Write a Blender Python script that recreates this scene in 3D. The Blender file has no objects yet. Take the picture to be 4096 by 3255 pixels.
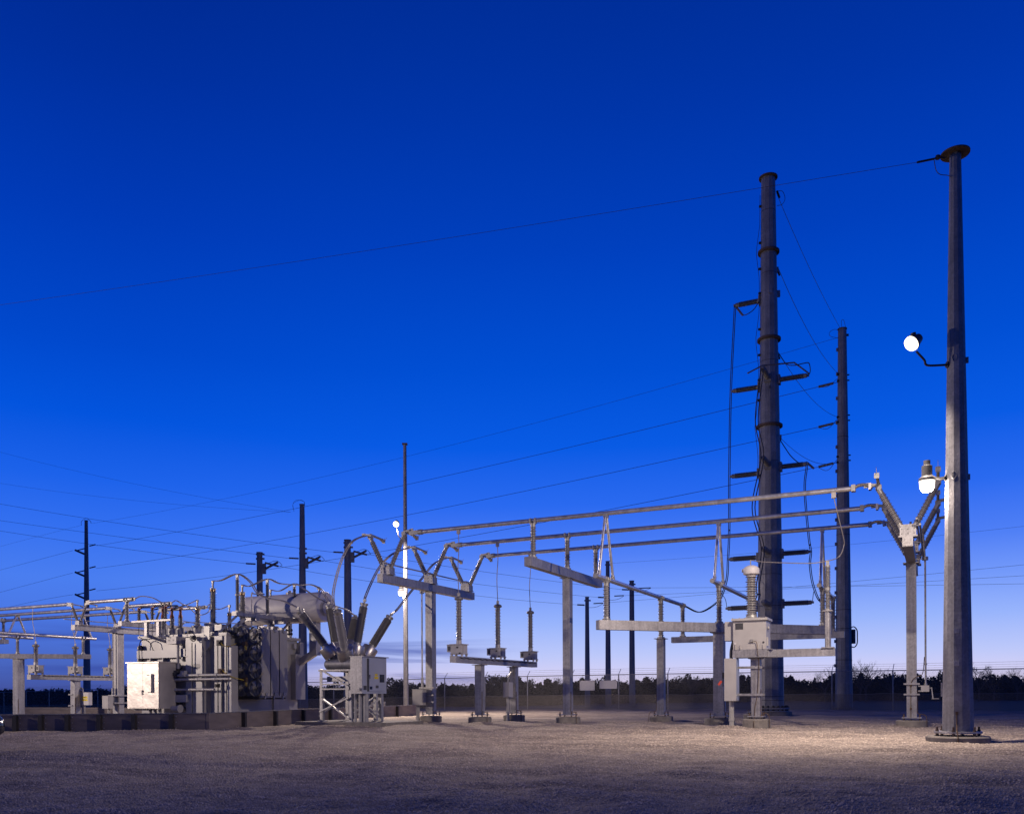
import bpy, math, random
import numpy as np
from mathutils import Vector, Matrix
random.seed(7); np.random.seed(7)
sc = bpy.context.scene
COL = sc.collection
V = Vector
# ------------------------------------------------------------------ camera model
FPX = 3488.0; CX = 2048.0; HY = 2774.0; H = 1.05; A = math.radians(26.0); TH = 0.0047
fw = V((-math.sin(A), math.cos(A), 0)); rt = V((math.cos(A), math.sin(A), 0)); UP = V((0, 0, 1))
cam_loc = V((0, 0, H))
ct, st = math.cos(TH), math.sin(TH)
def ray(px, py):
    dx = px - CX; dy = HY - py
    return fw + rt*((dx*ct + dy*st)/FPX) + UP*((-dx*st + dy*ct)/FPX)
def P(px, py, d): return cam_loc + ray(px, py)*d
def AY(px, py, y): r = ray(px, py); return cam_loc + r*(y/r.y)
def AX(px, py, x): r = ray(px, py); return cam_loc + r*(x/r.x)
def gz(x, y=0):
    t = (-x - 27.0)/4.0
    s = 4.0*(t if t > 30 else math.log1p(math.exp(t)))
    return -0.0155*min(s, 75.0)
def G(px, py):
    r = ray(px, py); z = 0
    for _ in range(8):
        p = cam_loc + r*((z - H)/r.z); z = gz(p.x, p.y)
    return p
def dep(p): return (p - cam_loc).dot(fw)
# ------------------------------------------------------------------ materials
def new_mat(name):
    m = bpy.data.materials.new(name); m.use_nodes = True
    nt = m.node_tree; b = nt.nodes['Principled BSDF']
    return m, nt, b
def N(nt, t, **k):
    n = nt.nodes.new(t)
    for a, b in k.items(): setattr(n, a, b)
    return n
def mat(name, c, rough=0.5, metal=0.0, var=0.15, scale=6.0, bump=0.0, bscale=60.0, spec=0.5, spangle=False, c2=None, stretch=None):
    m, nt, b = new_mat(name); L = nt.links
    tc = N(nt, 'ShaderNodeTexCoord'); src = tc.outputs['Object']
    if stretch:
        mp = N(nt, 'ShaderNodeMapping'); mp.inputs['Scale'].default_value = stretch
        L.new(src, mp.inputs['Vector']); src = mp.outputs['Vector']
    no = N(nt, 'ShaderNodeTexNoise'); no.inputs['Scale'].default_value = scale; no.inputs['Detail'].default_value = 5
    no.inputs['Roughness'].default_value = 0.62
    L.new(src, no.inputs['Vector'])
    rp = N(nt, 'ShaderNodeValToRGB')
    lo = [max(0, x*(1-var*1.5)) for x in c]; hi = [min(1, x*(1+var)) for x in c]
    if c2: lo = c2
    rp.color_ramp.elements[0].position = 0.3; rp.color_ramp.elements[0].color = (*lo, 1)
    rp.color_ramp.elements[1].position = 0.7; rp.color_ramp.elements[1].color = (*hi, 1)
    L.new(no.outputs['Fac'], rp.inputs['Fac'])
    out = rp.outputs['Color']
    if spangle:
        vo = N(nt, 'ShaderNodeTexVoronoi'); vo.inputs['Scale'].default_value = 22
        L.new(src, vo.inputs['Vector'])
        mx = N(nt, 'ShaderNodeMix', data_type='RGBA', blend_type='MULTIPLY'); mx.inputs['Factor'].default_value = 0.28
        bw = N(nt, 'ShaderNodeRGBToBW'); L.new(vo.outputs['Color'], bw.inputs['Color'])
        L.new(out, mx.inputs['A']); L.new(bw.outputs['Val'], mx.inputs['B']); out = mx.outputs['Result']
        # pale streaks running down the zinc
        wp = N(nt, 'ShaderNodeMapping'); wp.inputs['Scale'].default_value = (14, 14, 0.5)
        L.new(tc.outputs['Object'], wp.inputs['Vector'])
        n2 = N(nt, 'ShaderNodeTexNoise'); n2.inputs['Scale'].default_value = 1.0; n2.inputs['Detail'].default_value = 3
        L.new(wp.outputs['Vector'], n2.inputs['Vector'])
        m2 = N(nt, 'ShaderNodeMix', data_type='RGBA', blend_type='SOFT_LIGHT'); m2.inputs['Factor'].default_value = 0.55
        L.new(out, m2.inputs['A']); L.new(n2.outputs['Fac'], m2.inputs['B']); out = m2.outputs['Result']
    L.new(out, b.inputs['Base Color'])
    mr = N(nt, 'ShaderNodeMapRange'); mr.inputs['To Min'].default_value = max(0.04, rough-0.12); mr.inputs['To Max'].default_value = min(1, rough+0.12)
    L.new(no.outputs['Fac'], mr.inputs['Value']); L.new(mr.outputs['Result'], b.inputs['Roughness'])
    b.inputs['Metallic'].default_value = metal
    b.inputs['Specular IOR Level'].default_value = spec
    if bump:
        nb = N(nt, 'ShaderNodeTexNoise'); nb.inputs['Scale'].default_value = bscale; nb.inputs['Detail'].default_value = 4
        L.new(src, nb.inputs['Vector'])
        bp = N(nt, 'ShaderNodeBump'); bp.inputs['Strength'].default_value = bump; bp.inputs['Distance'].default_value = 0.02
        L.new(nb.outputs['Fac'], bp.inputs['Height']); L.new(bp.outputs['Normal'], b.inputs['Normal'])
    return m
M = {}
M['galv'] = mat('galvanised steel', (0.37, 0.36, 0.365), 0.5, 0.55, 0.12, 3.0, 0.15, 25, spangle=True)
M['galvpole'] = mat('weathered pole steel', (0.24, 0.235, 0.25), 0.55, 0.45, 0.18, 2.0, 0.2, 18, spangle=True)
M['farpole'] = mat('dull pole steel', (0.20, 0.20, 0.22), 0.65, 0.25, 0.15, 1.0)
M['rust'] = mat('weathering steel', (0.10, 0.065, 0.05), 0.75, 0.2, 0.2, 3)
M['alu'] = mat('aluminium tube', (0.60, 0.59, 0.59), 0.34, 0.8, 0.18, 5.0, 0.06, 30)
M['brush'] = mat('brushed steel', (0.46, 0.43, 0.41), 0.36, 0.85, 0.10, 2.0, 0.05, 10, stretch=(1, 1, 12))
M['sheet'] = mat('dented sheet aluminium', (0.56, 0.52, 0.48), 0.46, 0.6, 0.12, 1.5, 1.0, 2.4)
M['cast'] = mat('cast aluminium', (0.34, 0.33, 0.31), 0.5, 0.5, 0.15, 20, 0.1, 60)
M['porc'] = mat('grey porcelain', (0.21, 0.20, 0.20), 0.34, 0.0, 0.08, 6, spec=0.6)
M['porcd'] = mat('dark grey silicone', (0.15, 0.145, 0.15), 0.42, 0.0, 0.10, 6)
M['paint'] = mat('light grey paint', (0.37, 0.355, 0.345), 0.42, 0.0, 0.06, 2.5, 0.04, 12)
M['tankp'] = mat('transformer grey paint', (0.34, 0.33, 0.325), 0.38, 0.0, 0.07, 1.6, 0.05, 6)
M['darkp'] = mat('dark painted metal', (0.05, 0.05, 0.055), 0.5, 0.1, 0.2, 8)
M['concrete'] = mat('concrete', (0.20, 0.18, 0.16), 0.9, 0.0, 0.22, 7, 0.4, 60)
M['wall'] = mat('containment wall board', (0.16, 0.13, 0.12), 0.75, 0.0, 0.22, 1.2, 0.15, 40, stretch=(1, 1, 5))
M['iron'] = mat('dark steel post', (0.035, 0.032, 0.033), 0.6, 0.3, 0.2, 6)
M['cable'] = mat('stranded aluminium cable', (0.36, 0.33, 0.31), 0.45, 0.6, 0.15, 40)
M['cabled'] = mat('dark conductor', (0.045, 0.045, 0.05), 0.55, 0.4, 0.15, 30)
M['copper'] = mat('brown ground cable', (0.10, 0.06, 0.035), 0.55, 0.4, 0.2, 30)
M['red'] = mat('red brown rubber boot', (0.16, 0.028, 0.014), 0.5, 0.0, 0.15, 10)
M['tag'] = mat('orange tag', (0.45, 0.05, 0.025), 0.5)
M['yellow'] = mat('yellow label', (0.80, 0.60, 0.02), 0.5, var=0.03)
M['ycab'] = mat('yellow cable', (0.55, 0.40, 0.04), 0.5)
M['amber'] = mat('amber oil glass', (0.26, 0.13, 0.015), 0.12, 0.1, 0.1, 10)
M['black'] = mat('black', (0.012, 0.012, 0.014), 0.35)
M['white'] = mat('white plate', (0.50, 0.48, 0.48), 0.5, var=0.05)
M['bluep'] = mat('pale cabinet paint', (0.36, 0.38, 0.43), 0.34, 0.35, 0.05, 1.5)
M['carp'] = mat('dark car paint', (0.012, 0.016, 0.03), 0.12, 0.3, 0.05, 3)
M['glass'] = mat('dark glass', (0.01, 0.012, 0.016), 0.05, 0.0, 0.05, 3, spec=0.8)
M['pvc'] = mat('grey pvc conduit', (0.30, 0.29, 0.28), 0.5)
M['fanb'] = mat('dark grey fan metal', (0.27, 0.26, 0.26), 0.5, 0.2, 0.1, 3)
M['wire'] = mat('fan guard wire', (0.22, 0.21, 0.21), 0.5, 0.2, 0.1, 3)
M['tankm'] = mat('motor grey paint', (0.20, 0.19, 0.19), 0.5, 0.0, 0.08, 3)
M['leaf'] = mat('dark juniper foliage', (0.030, 0.036, 0.022), 0.9, 0.0, 0.4, 0.6, spec=0.1)
M['bark'] = mat('bark', (0.07, 0.055, 0.045), 0.9, 0.0, 0.3, 6)

def gravel_mat():
    m, nt, b = new_mat('gravel'); L = nt.links
    tc = N(nt, 'ShaderNodeTexCoord')
    v1 = N(nt, 'ShaderNodeTexVoronoi'); v1.inputs['Scale'].default_value = 34
    v2 = N(nt, 'ShaderNodeTexVoronoi'); v2.inputs['Scale'].default_value = 60
    n1 = N(nt, 'ShaderNodeTexNoise'); n1.inputs['Scale'].default_value = 0.55; n1.inputs['Detail'].default_value = 7
    mp = N(nt, 'ShaderNodeMapping'); mp.inputs['Scale'].default_value = (0.35, 1.0, 1); mp.inputs['Rotation'].default_value = (0, 0, -A)
    L.new(tc.outputs['Object'], mp.inputs['Vector']); L.new(mp.outputs['Vector'], n1.inputs['Vector'])
    for n in (v1, v2): L.new(tc.outputs['Object'], n.inputs['Vector'])
    rp = N(nt, 'ShaderNodeValToRGB'); cr = rp.color_ramp
    cr.elements[0].position = 0.1; cr.elements[0].color = (0.17, 0.142, 0.125, 1)
    cr.elements[1].position = 0.95; cr.elements[1].color = (0.50, 0.42, 0.355, 1)
    bw = N(nt, 'ShaderNodeRGBToBW'); L.new(v1.outputs['Color'], bw.inputs['Color']); L.new(bw.outputs['Val'], rp.inputs['Fac'])
    r2 = N(nt, 'ShaderNodeValToRGB'); r2.color_ramp.elements[0].position = 0.35; r2.color_ramp.elements[0].color = (0.62, 0.60, 0.60, 1)
    r2.color_ramp.elements[1].position = 0.68; r2.color_ramp.elements[1].color = (1, 1, 1, 1)
    L.new(n1.outputs['Fac'], r2.inputs['Fac'])
    mx = N(nt, 'ShaderNodeMix', data_type='RGBA', blend_type='MULTIPLY'); mx.inputs['Factor'].default_value = 1
    L.new(rp.outputs['Color'], mx.inputs['A']); L.new(r2.outputs['Color'], mx.inputs['B'])
    L.new(mx.outputs['Result'], b.inputs['Base Color']); b.inputs['Roughness'].default_value = 0.9
    b.inputs['Specular IOR Level'].default_value = 0.2
    ad = N(nt, 'ShaderNodeMath', operation='ADD'); L.new(v1.outputs['Distance'], ad.inputs[0])
    ml = N(nt, 'ShaderNodeMath', operation='MULTIPLY'); ml.inputs[1].default_value = 0.4; L.new(v2.outputs['Distance'], ml.inputs[0]); L.new(ml.outputs[0], ad.inputs[1])
    bp = N(nt, 'ShaderNodeBump'); bp.invert = True; bp.inputs['Strength'].default_value = 0.65; bp.inputs['Distance'].default_value = 0.022
    L.new(ad.outputs[0], bp.inputs['Height']); L.new(bp.outputs['Normal'], b.inputs['Normal'])
    return m
M['gravel'] = gravel_mat()
M['stone'] = mat('gravel stone', (0.45, 0.375, 0.315), 0.9, 0, 0.35, 4.0, spec=0.2)
M['field'] = mat('dry field', (0.055, 0.042, 0.030), 0.95, 0, 0.35, 0.3, 0.5, 3)

def mesh_mat(name, col, pitch, wire, cover=None):
    """see-through chain link: diagonal wires by a procedural pattern in the sheet's own plane (u along fence, z up)."""
    m, nt, b = new_mat(name); L = nt.links
    b.inputs['Base Color'].default_value = (*col, 1); b.inputs['Metallic'].default_value = 0.4; b.inputs['Roughness'].default_value = 0.5
    tr = N(nt, 'ShaderNodeBsdfTransparent'); mix = N(nt, 'ShaderNodeMixShader')
    out = nt.nodes['Material Output']
    tc = N(nt, 'ShaderNodeTexCoord'); sp = N(nt, 'ShaderNodeSeparateXYZ'); L.new(tc.outputs['Object'], sp.inputs['Vector'])
    def band(sign):
        a = N(nt, 'ShaderNodeMath', operation='ADD' if sign > 0 else 'SUBTRACT'); L.new(sp.outputs['X'], a.inputs[0]); L.new(sp.outputs['Z'], a.inputs[1])
        d = N(nt, 'ShaderNodeMath', operation='DIVIDE'); L.new(a.outputs[0], d.inputs[0]); d.inputs[1].default_value = pitch
        f = N(nt, 'ShaderNodeMath', operation='FLOORED_MODULO'); L.new(d.outputs[0], f.inputs[0]); f.inputs[1].default_value = 1
        g = N(nt, 'ShaderNodeMath', operation='LESS_THAN'); L.new(f.outputs[0], g.inputs[0]); g.inputs[1].default_value = wire
        return g.outputs[0]
    mx = N(nt, 'ShaderNodeMath', operation='MAXIMUM'); L.new(band(1), mx.inputs[0]); L.new(band(-1), mx.inputs[1])
    L.new(mx.outputs[0], mix.inputs['Fac']); L.new(tr.outputs[0], mix.inputs[1]); L.new(b.outputs[0], mix.inputs[2])
    L.new(mix.outputs[0], out.inputs['Surface'])
    return m
M['chain'] = mesh_mat('chain link wire', (0.22, 0.21, 0.22), 0.072, 0.10)
M['skirt'] = mesh_mat('fine skirt mesh', (0.15, 0.13, 0.12), 0.018, 0.26)
M['guard'] = mesh_mat('fan guard wire', (0.30, 0.30, 0.31), 0.05, 0.10)
def emit(name, col, s):
    m, nt, b = new_mat(name)
    b.inputs['Base Color'].default_value = (1, 1, 1, 1)
    b.inputs['Emission Color'].default_value = (*col, 1); b.inputs['Emission Strength'].default_value = s
    return m
M['lamp'] = emit('lit lamp refractor', (1.0, 0.88, 0.70), 3.2)

# ------------------------------------------------------------------ mesh builder
SPLIT = {'lid_bolt', 'support_bracket', 'brace', 'bracket', 'strap_band', 'end_fitting', 'step_bracket', 'attachment_bracket', 'attachment_plate', 'lug', 'side_fitting', 'fitting', 'hand_hole_rim', 'end_coupler', 'end_cap', 'end_plate', 'leg', 'conduit', 'lid_fitting', 'terminal_box', 'expansion_link', 'breather_valve', 'header_pipe', 'hanging_cable', 'tank_lid', 'fan_frame', 'drain_valve', 'wire_tie', 'bonding_loop', 'grounding_bar', 'terminal'}
class MB:
    def __init__(s): s.v = []; s.f = []; s.sm = []
    def add(s, vs, fs, smooth=False):
        o = len(s.v); s.v += [V(p) for p in vs]; s.f += [[i+o for i in f] for f in fs]; s.sm += [smooth]*len(fs); return s
    def box(s, c, d, rz=0.0, mtx=None):
        c = V(c); hx, hy, hz = d[0]/2, d[1]/2, d[2]/2
        R = mtx if mtx is not None else Matrix.Rotation(rz, 3, 'Z')
        vs = [c + R @ V((x, y, z)) for x in (-hx, hx) for y in (-hy, hy) for z in (-hz, hz)]
        return s.add(vs, [(0,1,3,2),(4,6,7,5),(0,4,5,1),(2,3,7,6),(0,2,6,4),(1,5,7,3)])
    def bx(s, x0, x1, y0, y1, z0, z1):
        return s.box(((x0+x1)/2, (y0+y1)/2, (z0+z1)/2), (abs(x1-x0), abs(y1-y0), abs(z1-z0)))
    def bar(s, p, q, w, h, upv=None):
        p, q = V(p), V(q); d = q-p; L = d.length; d.normalize()
        u = upv or (UP if abs(d.z) < 0.95 else V((0, 1, 0)))
        a = d.cross(u).normalized(); b = a.cross(d).normalized()
        R = Matrix((a, d, b)).transposed()
        return s.box((p+q)/2, (w, L, h), mtx=R)
    def cyl(s, p, q, r0, r1=None, n=12, caps=True):
        p, q = V(p), V(q); r1 = r0 if r1 is None else r1
        return s.lathe(p, q-p, [(r0, 0), (r1, (q-p).length)], n, caps)
    def lathe(s, p, ax, prof, n=16, caps=True):
        p = V(p); ax = V(ax).normalized()
        u = UP if abs(ax.z) < 0.9 else V((1, 0, 0))
        a = ax.cross(u).normalized(); b = ax.cross(a).normalized()
        if abs(ax.z) > 0.9999: a, b = V((1, 0, 0)), V((0, 1, 0)) if ax.z > 0 else V((0, -1, 0))
        cs = [(math.cos(2*math.pi*(k+.5)/n), math.sin(2*math.pi*(k+.5)/n)) for k in range(n)]
        vs = []; fs = []
        for r, h in prof:
            r = max(r, 1e-4)
            vs += [p + ax*h + a*(r*c) + b*(r*e) for c, e in cs]
        for i in range(len(prof)-1):
            for k in range(n):
                j = (k+1) % n
                fs.append((i*n+k, i*n+j, (i+1)*n+j, (i+1)*n+k))
        s.add(vs, fs, True)
        if caps:
            o = len(vs)
            s.add([vs[k] for k in range(n)][::-1] , [tuple(range(n))])
            s.add(vs[o-n:o], [tuple(range(n))])
        return s
    def tube(s, pts, r, n=6):
        pts = [V(p) for p in pts]
        vs = []; fs = []; m = len(pts)
        prev = None
        for i, p in enumerate(pts):
            t = (pts[min(i+1, m-1)] - pts[max(i-1, 0)]).normalized()
            if prev is None:
                u = UP if abs(t.z) < 0.9 else V((1, 0, 0)); a = t.cross(u).normalized()
            else:
                a = (prev - t*prev.dot(t)).normalized()
            prev = a; b = t.cross(a)
            vs += [p + (a*math.cos(2*math.pi*k/n) + b*math.sin(2*math.pi*k/n))*r for k in range(n)]
        for i in range(m-1):
            for k in range(n):
                j = (k+1) % n; fs.append((i*n+k, i*n+j, (i+1)*n+j, (i+1)*n+k))
        s.add(vs, fs, True)
        s.add(vs[:n][::-1], [tuple(range(n))]); s.add(vs[-n:], [tuple(range(n))])
        return s
    def clusters(s):
        # groups of primitives lying close together
        n = len(s.v); par = list(range(n))
        def find(a):
            while par[a] != a: par[a] = par[par[a]]; a = par[a]
            return a
        for f in s.f:
            r = find(f[0])
            for k in f[1:]: par[find(k)] = r
        isl = {}
        for i in range(n): isl.setdefault(find(i), []).append(i)
        keys = list(isl); bb = []
        for k in keys:
            P_ = [s.v[i] for i in isl[k]]
            bb.append([min(p[j] for p in P_) for j in range(3)] + [max(p[j] for p in P_) for j in range(3)])
        gp = list(range(len(keys)))
        def gf(a):
            while gp[a] != a: gp[a] = gp[gp[a]]; a = gp[a]
            return a
        for i in range(len(keys)):
            for j in range(i):
                if all(bb[i][k] <= bb[j][k+3]+0.03 and bb[j][k] <= bb[i][k+3]+0.03 for k in range(3)): gp[gf(i)] = gf(j)
        out = {}
        for i, k in enumerate(keys): out.setdefault(gf(i), set()).update(isl[k])
        return list(out.values())
    def build(s, name, m, parent=None, world=False):
        if name in SPLIT and parent is not None:
            cl = s.clusters()
            if 1 < len(cl) <= (100 if name == 'lid_bolt' else 24):
                o = None
                for c in cl:
                    b = MB(); mp = {}
                    for i in sorted(c): mp[i] = len(b.v); b.v.append(s.v[i])
                    for f, q in zip(s.f, s.sm):
                        if f[0] in c: b.f.append([mp[i] for i in f]); b.sm.append(q)
                    o2 = b._build(name, m, parent, world); o = o or o2
                return o
        return s._build(name, m, parent, world)
    def _build(s, name, m, parent=None, world=False):
        me = bpy.data.meshes.new(name)
        off = V((0, 0, 0))
        if world and parent is not None:
            q = parent
            while q.parent: q = q.parent
            off = q.location
        me.from_pydata([tuple(p-off) for p in s.v], [], s.f)
        me.polygons.foreach_set('use_smooth', s.sm)
        if any(s.sm): me.set_sharp_from_angle(angle=math.radians(38))
        me.materials.append(M[m] if isinstance(m, str) else m); me.update()
        o = bpy.data.objects.new(name, me); COL.objects.link(o)
        if parent is not None: o.parent = parent
        return o
def spline(pts, n=8):
    pts = [V(p) for p in pts]; out = []
    q = [pts[0]*2-pts[1]] + pts + [pts[-1]*2-pts[-2]]
    for i in range(1, len(q)-2):
        for k in range(n):
            t = k/n; a, b, c, d = q[i-1], q[i], q[i+1], q[i+2]
            out.append(0.5*((2*b) + (c-a)*t + (2*a-5*b+4*c-d)*t*t + (3*b-a-3*c+d)*t*t*t))
    out.append(pts[-1]); return out
def tag(o, label=None, cat=None, group=None, kind=None):
    if label: o['label'] = label
    if cat: o['category'] = cat
    if group: o['group'] = group
    if kind: o['kind'] = kind
    return o
def thing(name, loc, label, cat, group=None, rz=0):
    o = bpy.data.objects.new(name, None); o.empty_display_size = 0.2; COL.objects.link(o)
    o.location = loc; o.rotation_euler = (0, 0, rz)
    return tag(o, label, cat, group)
def dup(root, loc, label, group=None, rz=None):
    r = root.copy(); COL.objects.link(r); r.location = loc; r['label'] = label
    if group: r['group'] = group
    if rz is not None: r.rotation_euler = (0, 0, rz)
    for ch in list(root.children):
        c = ch.copy(); COL.objects.link(c); c.parent = r
        for g in list(ch.children):
            d = g.copy(); COL.objects.link(d); d.parent = c
    return r
def sheds(r_core, r_shed, L, n, alt=0.82):
    pr = [(r_core, 0)]; st = L/n
    for i in range(n):
        z = i*st; R = r_shed if i % 2 == 0 else r_shed*alt
        pr += [(r_core, z+st*0.20), (R, z+st*0.40), (R*0.985, z+st*0.52), (r_core, z+st*0.90)]
    pr.append((r_core, L)); return pr
def text_mesh(s, size, loc, rot, m, parent, world=True, name='lettering'):
    cu = bpy.data.curves.new('t', 'FONT'); cu.body = s; cu.size = size; cu.align_x = 'CENTER'; cu.align_y = 'CENTER'; cu.extrude = 0.001
    ob = bpy.data.objects.new('t', cu); COL.objects.link(ob)
    dg = bpy.context.evaluated_depsgraph_get(); me = bpy.data.meshes.new_from_object(ob.evaluated_get(dg))
    bpy.data.objects.remove(ob); bpy.data.curves.remove(cu)
    q = parent
    while q.parent: q = q.parent
    T = Matrix.Translation(V(loc) - (q.location if world else V((0, 0, 0)))) @ Matrix(rot).to_4x4()
    me.transform(T); me.materials.clear(); me.materials.append(M[m]); me.name = name
    o = bpy.data.objects.new(name, me); COL.objects.link(o); o.parent = parent
    return o
R_NEGY = ((1, 0, 0), (0, 0, -1), (0, 1, 0))      # text read from -Y
R_POSX = ((0, 0, 1), (1, 0, 0), (0, 1, 0))       # text read from +X

# ------------------------------------------------------------------ ground
def grid_sheet(name, xs, ys, fz, m):
    nx, ny = len(xs), len(ys)
    vs = [(x, y, fz(x, y)) for y in ys for x in xs]
    fs = [(j*nx+i, j*nx+i+1, (j+1)*nx+i+1, (j+1)*nx+i) for j in range(ny-1) for i in range(nx-1)]
    me = bpy.data.meshes.new(name); me.from_pydata(vs, [], fs); me.polygons.foreach_set('use_smooth', [True]*len(fs)); me.materials.append(M[m]); me.update()
    o = bpy.data.objects.new(name, me); COL.objects.link(o); tag(o, kind='structure'); return o
YF = 53.6
def ss(a, b, x):
    t = min(1, max(0, (x-a)/(b-a))); return t*t*(3-2*t)
xs_far = [-2500, -1500, -900, -600, -400, -300, -200, -160] + list(range(-130, 60, 4)) + [80, 120, 200, 300, 500, 900, 1600, 2500]
ys_far = [-600, -200, -60, -20] + list(range(-10, 80, 5)) + [95, 120, 160, 200, 260, 400, 700, 1200, 2500]
grid_sheet('ground', xs_far, ys_far, lambda x, y: gz(x) - 0.25 - 0.10*ss(60, 110, y), 'field')
_rg = np.random.default_rng(11)
WV = [(k*math.cos(t), k*math.sin(t), p_, a_) for k, t, p_, a_ in zip(np.linspace(0.5, 7.5, 22), _rg.random(22)*6.283, _rg.random(22)*6.283, 0.010/np.sqrt(np.linspace(0.6, 5, 22)))]
def relief(x, y):
    r = 0.0
    for kx, ky, p_, a_ in WV: r = r + a_*np.sin(kx*x+ky*y+p_)
    # shallow wheel ruts crossing the yard
    u = (y-9.5-0.10*x); v = (y-15.0+0.22*x)
    for w_, o_ in ((u, 0.0), (u, 1.6), (v, 0.0), (v, 1.7)): r = r - 0.022*np.exp(-((w_-o_)/0.16)**2) + 0.012*np.exp(-((w_-o_-0.34)/0.14)**2)
    return r
def yard_z(x, y): return gz(x) + float(relief(x, y))
xg = list(np.arange(-130, -30, 2.0)) + list(np.arange(-30, 14, 0.25)) + list(np.arange(14, 45, 2.0))
yg = list(np.arange(-14, 2, 2.0)) + list(np.arange(2, 32, 0.11)) + list(np.arange(32, 56.2, 1.0))
grid_sheet('gravel_yard', xg, yg, yard_z, 'gravel')
# loose stones lying on the yard, denser close by
def stones():
    n = 190000
    u = np.random.rand(n); d = 6.6*np.power(34/6.6, u); lat = (np.random.rand(n)*1.26-0.63)*d
    X = lat*math.cos(A) - d*math.sin(A); Y = lat*math.sin(A) + d*math.cos(A)
    s = (0.006 + 0.020*np.random.rand(n)**3)*(1+0.004*d)
    base = np.array([[1,0,0],[-.5,.87,0],[-.5,-.87,0],[0,0,1.0],[.3,-.2,.75]])
    base = np.array([[1,0,-.2],[0.1,1,-.2],[-1,.1,-.2],[0,-1,-.2],[.25,.2,.75],[-.3,-.2,.65]])
    tri = np.array([[0,1,4],[1,2,4],[2,5,4],[2,3,5],[3,0,5],[0,4,5]])
    a = np.random.rand(n)*6.283; c, e = np.cos(a), np.sin(a)
    jit = 1 + 0.35*(np.random.rand(n, 6, 3)-.5)
    b = base[None]*jit*s[:, None, None]
    vx = b[:, :, 0]*c[:, None] - b[:, :, 1]*e[:, None] + X[:, None]
    vy = b[:, :, 0]*e[:, None] + b[:, :, 1]*c[:, None] + Y[:, None]
    t = (-X-27)/4; zz = -0.0155*4*np.log1p(np.exp(t)) + relief(X, Y)
    vz = b[:, :, 2]*0.8 + zz[:, None]
    co = np.stack([vx, vy, vz], -1).reshape(-1, 3)
    idx = (tri[None] + (np.arange(n)*6)[:, None, None]).reshape(-1)
    me = bpy.data.meshes.new('loose_gravel'); me.vertices.add(len(co)); me.vertices.foreach_set('co', co.ravel())
    nf = n*6; me.loops.add(nf*3); me.loops.foreach_set('vertex_index', idx.astype(np.int32))
    me.polygons.add(nf); me.polygons.foreach_set('loop_start', np.arange(0, nf*3, 3, dtype=np.int32)); me.update(calc_edges=True)
    me.materials.append(M['stone'])
    o = bpy.data.objects.new('loose_gravel', me); COL.objects.link(o)
    tag(o, 'loose crushed stones strewn over the gravel yard', 'gravel', kind='stuff')
stones()

# ------------------------------------------------------------------ fence
def fence():
    x0, x1 = -118.0, 34.0
    root = thing('chain_link_fence', (0, YF, 0), 'long chain link fence topped with barbed wire at the back of the yard', 'fence')
    ht = 2.27
    xs = list(np.arange(x0, x1, 4.0))
    def sheet(name, z0, z1, m, wav=0, dy=0.0):
        vs = []; fs = []
        xx = np.arange(x0, x1, 0.8)
        for x in xx:
            w = wav*(math.sin(x*1.9)+0.6*math.sin(x*4.3+1)); g = gz(x)
            vs += [(x, dy, g+z0), (x, dy, g+z1+w)]
        for i in range(len(xx)-1): fs.append((2*i, 2*i+2, 2*i+3, 2*i+1))
        b = MB(); b.add(vs, fs); return b.build(name, m, root)
    sheet('chain_link_mesh', 0.03, ht, 'chain')
    sheet('skirt_mesh', 0.0, 0.96, 'skirt', 0.02, -0.03)
    hem = MB(); hem.tube([(x, -0.03, gz(x)+0.96+0.02*(math.sin(x*1.9)+0.6*math.sin(x*4.3+1))) for x in np.arange(x0, x1, 0.8)], 0.008, 4); hem.build('skirt_hem', 'galv', root)
    r = MB(); r.tube([(x, 0.0, gz(x)+ht) for x in np.arange(x0, x1, 4.0)], 0.026, 8); r.build('top_rail', 'galv', root)
    k0 = -31.5
    k = int((x0-k0)/3.25)
    x = k0 + 3.25*k
    while x < x1:
        b = MB(); g = gz(x)
        b.cyl((x, 0.06, g-0.2), (x, 0.06, g+ht+0.03), 0.037, n=8)
        b.cyl((x, 0.06, g+ht+0.02), (x+0.05, 0.38, g+ht+0.38), 0.018, n=6)
        b.build('post', 'galv', root); x += 3.25
    for j in range(3):
        w = MB(); y = 0.06+0.32*(j+1)/3; z = 0.38*(j+1)/3
        pts = []
        for x in np.arange(x0, x1, 1.6): pts.append((x, y, gz(x)+ht+z+0.01*math.sin(x*2.1)))
        w.tube(pts, 0.0055, 4)
        for x in np.arange(x0+40, x1, 0.33):
            w.bar((x, y, gz(x)+ht+z-0.018), (x+0.012, y, gz(x)+ht+z+0.02), 0.006, 0.006)
        w.build('barbed_wire', 'galv', root)
fence()
for (a, b, c, d, lb) in [(2319, 2379, 2721, 2760, 'blank pale square panel wired to the fence, left of the wider panel'),
                         (2398, 2469, 2721, 2753, 'blank pale wide panel wired to the fence behind the low bus'),
                         (1191, 1219, 2746, 2778, 'blank pale panel on the fence beside the transformer')]:
    p = AY(a, c, YF-0.06); q = AY(b, d, YF-0.06)
    t = thing('fence_sign', (p.x/2+q.x/2, YF-0.06, q.z), lb, 'sign', 'blank panels on the fence')
    m = MB(); m.bx(p.x, q.x, YF-0.075, YF-0.06, q.z, p.z); m.build('panel', 'white', t, True)
    m = MB()
    for x in (p.x+0.05, q.x-0.05):
        for z in (p.z-0.05, q.z+0.05): m.cyl((x, YF-0.09, z), (x, YF-0.05, z), 0.02, n=6)
    m.build('wire_tie', 'iron', t, True)

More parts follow.
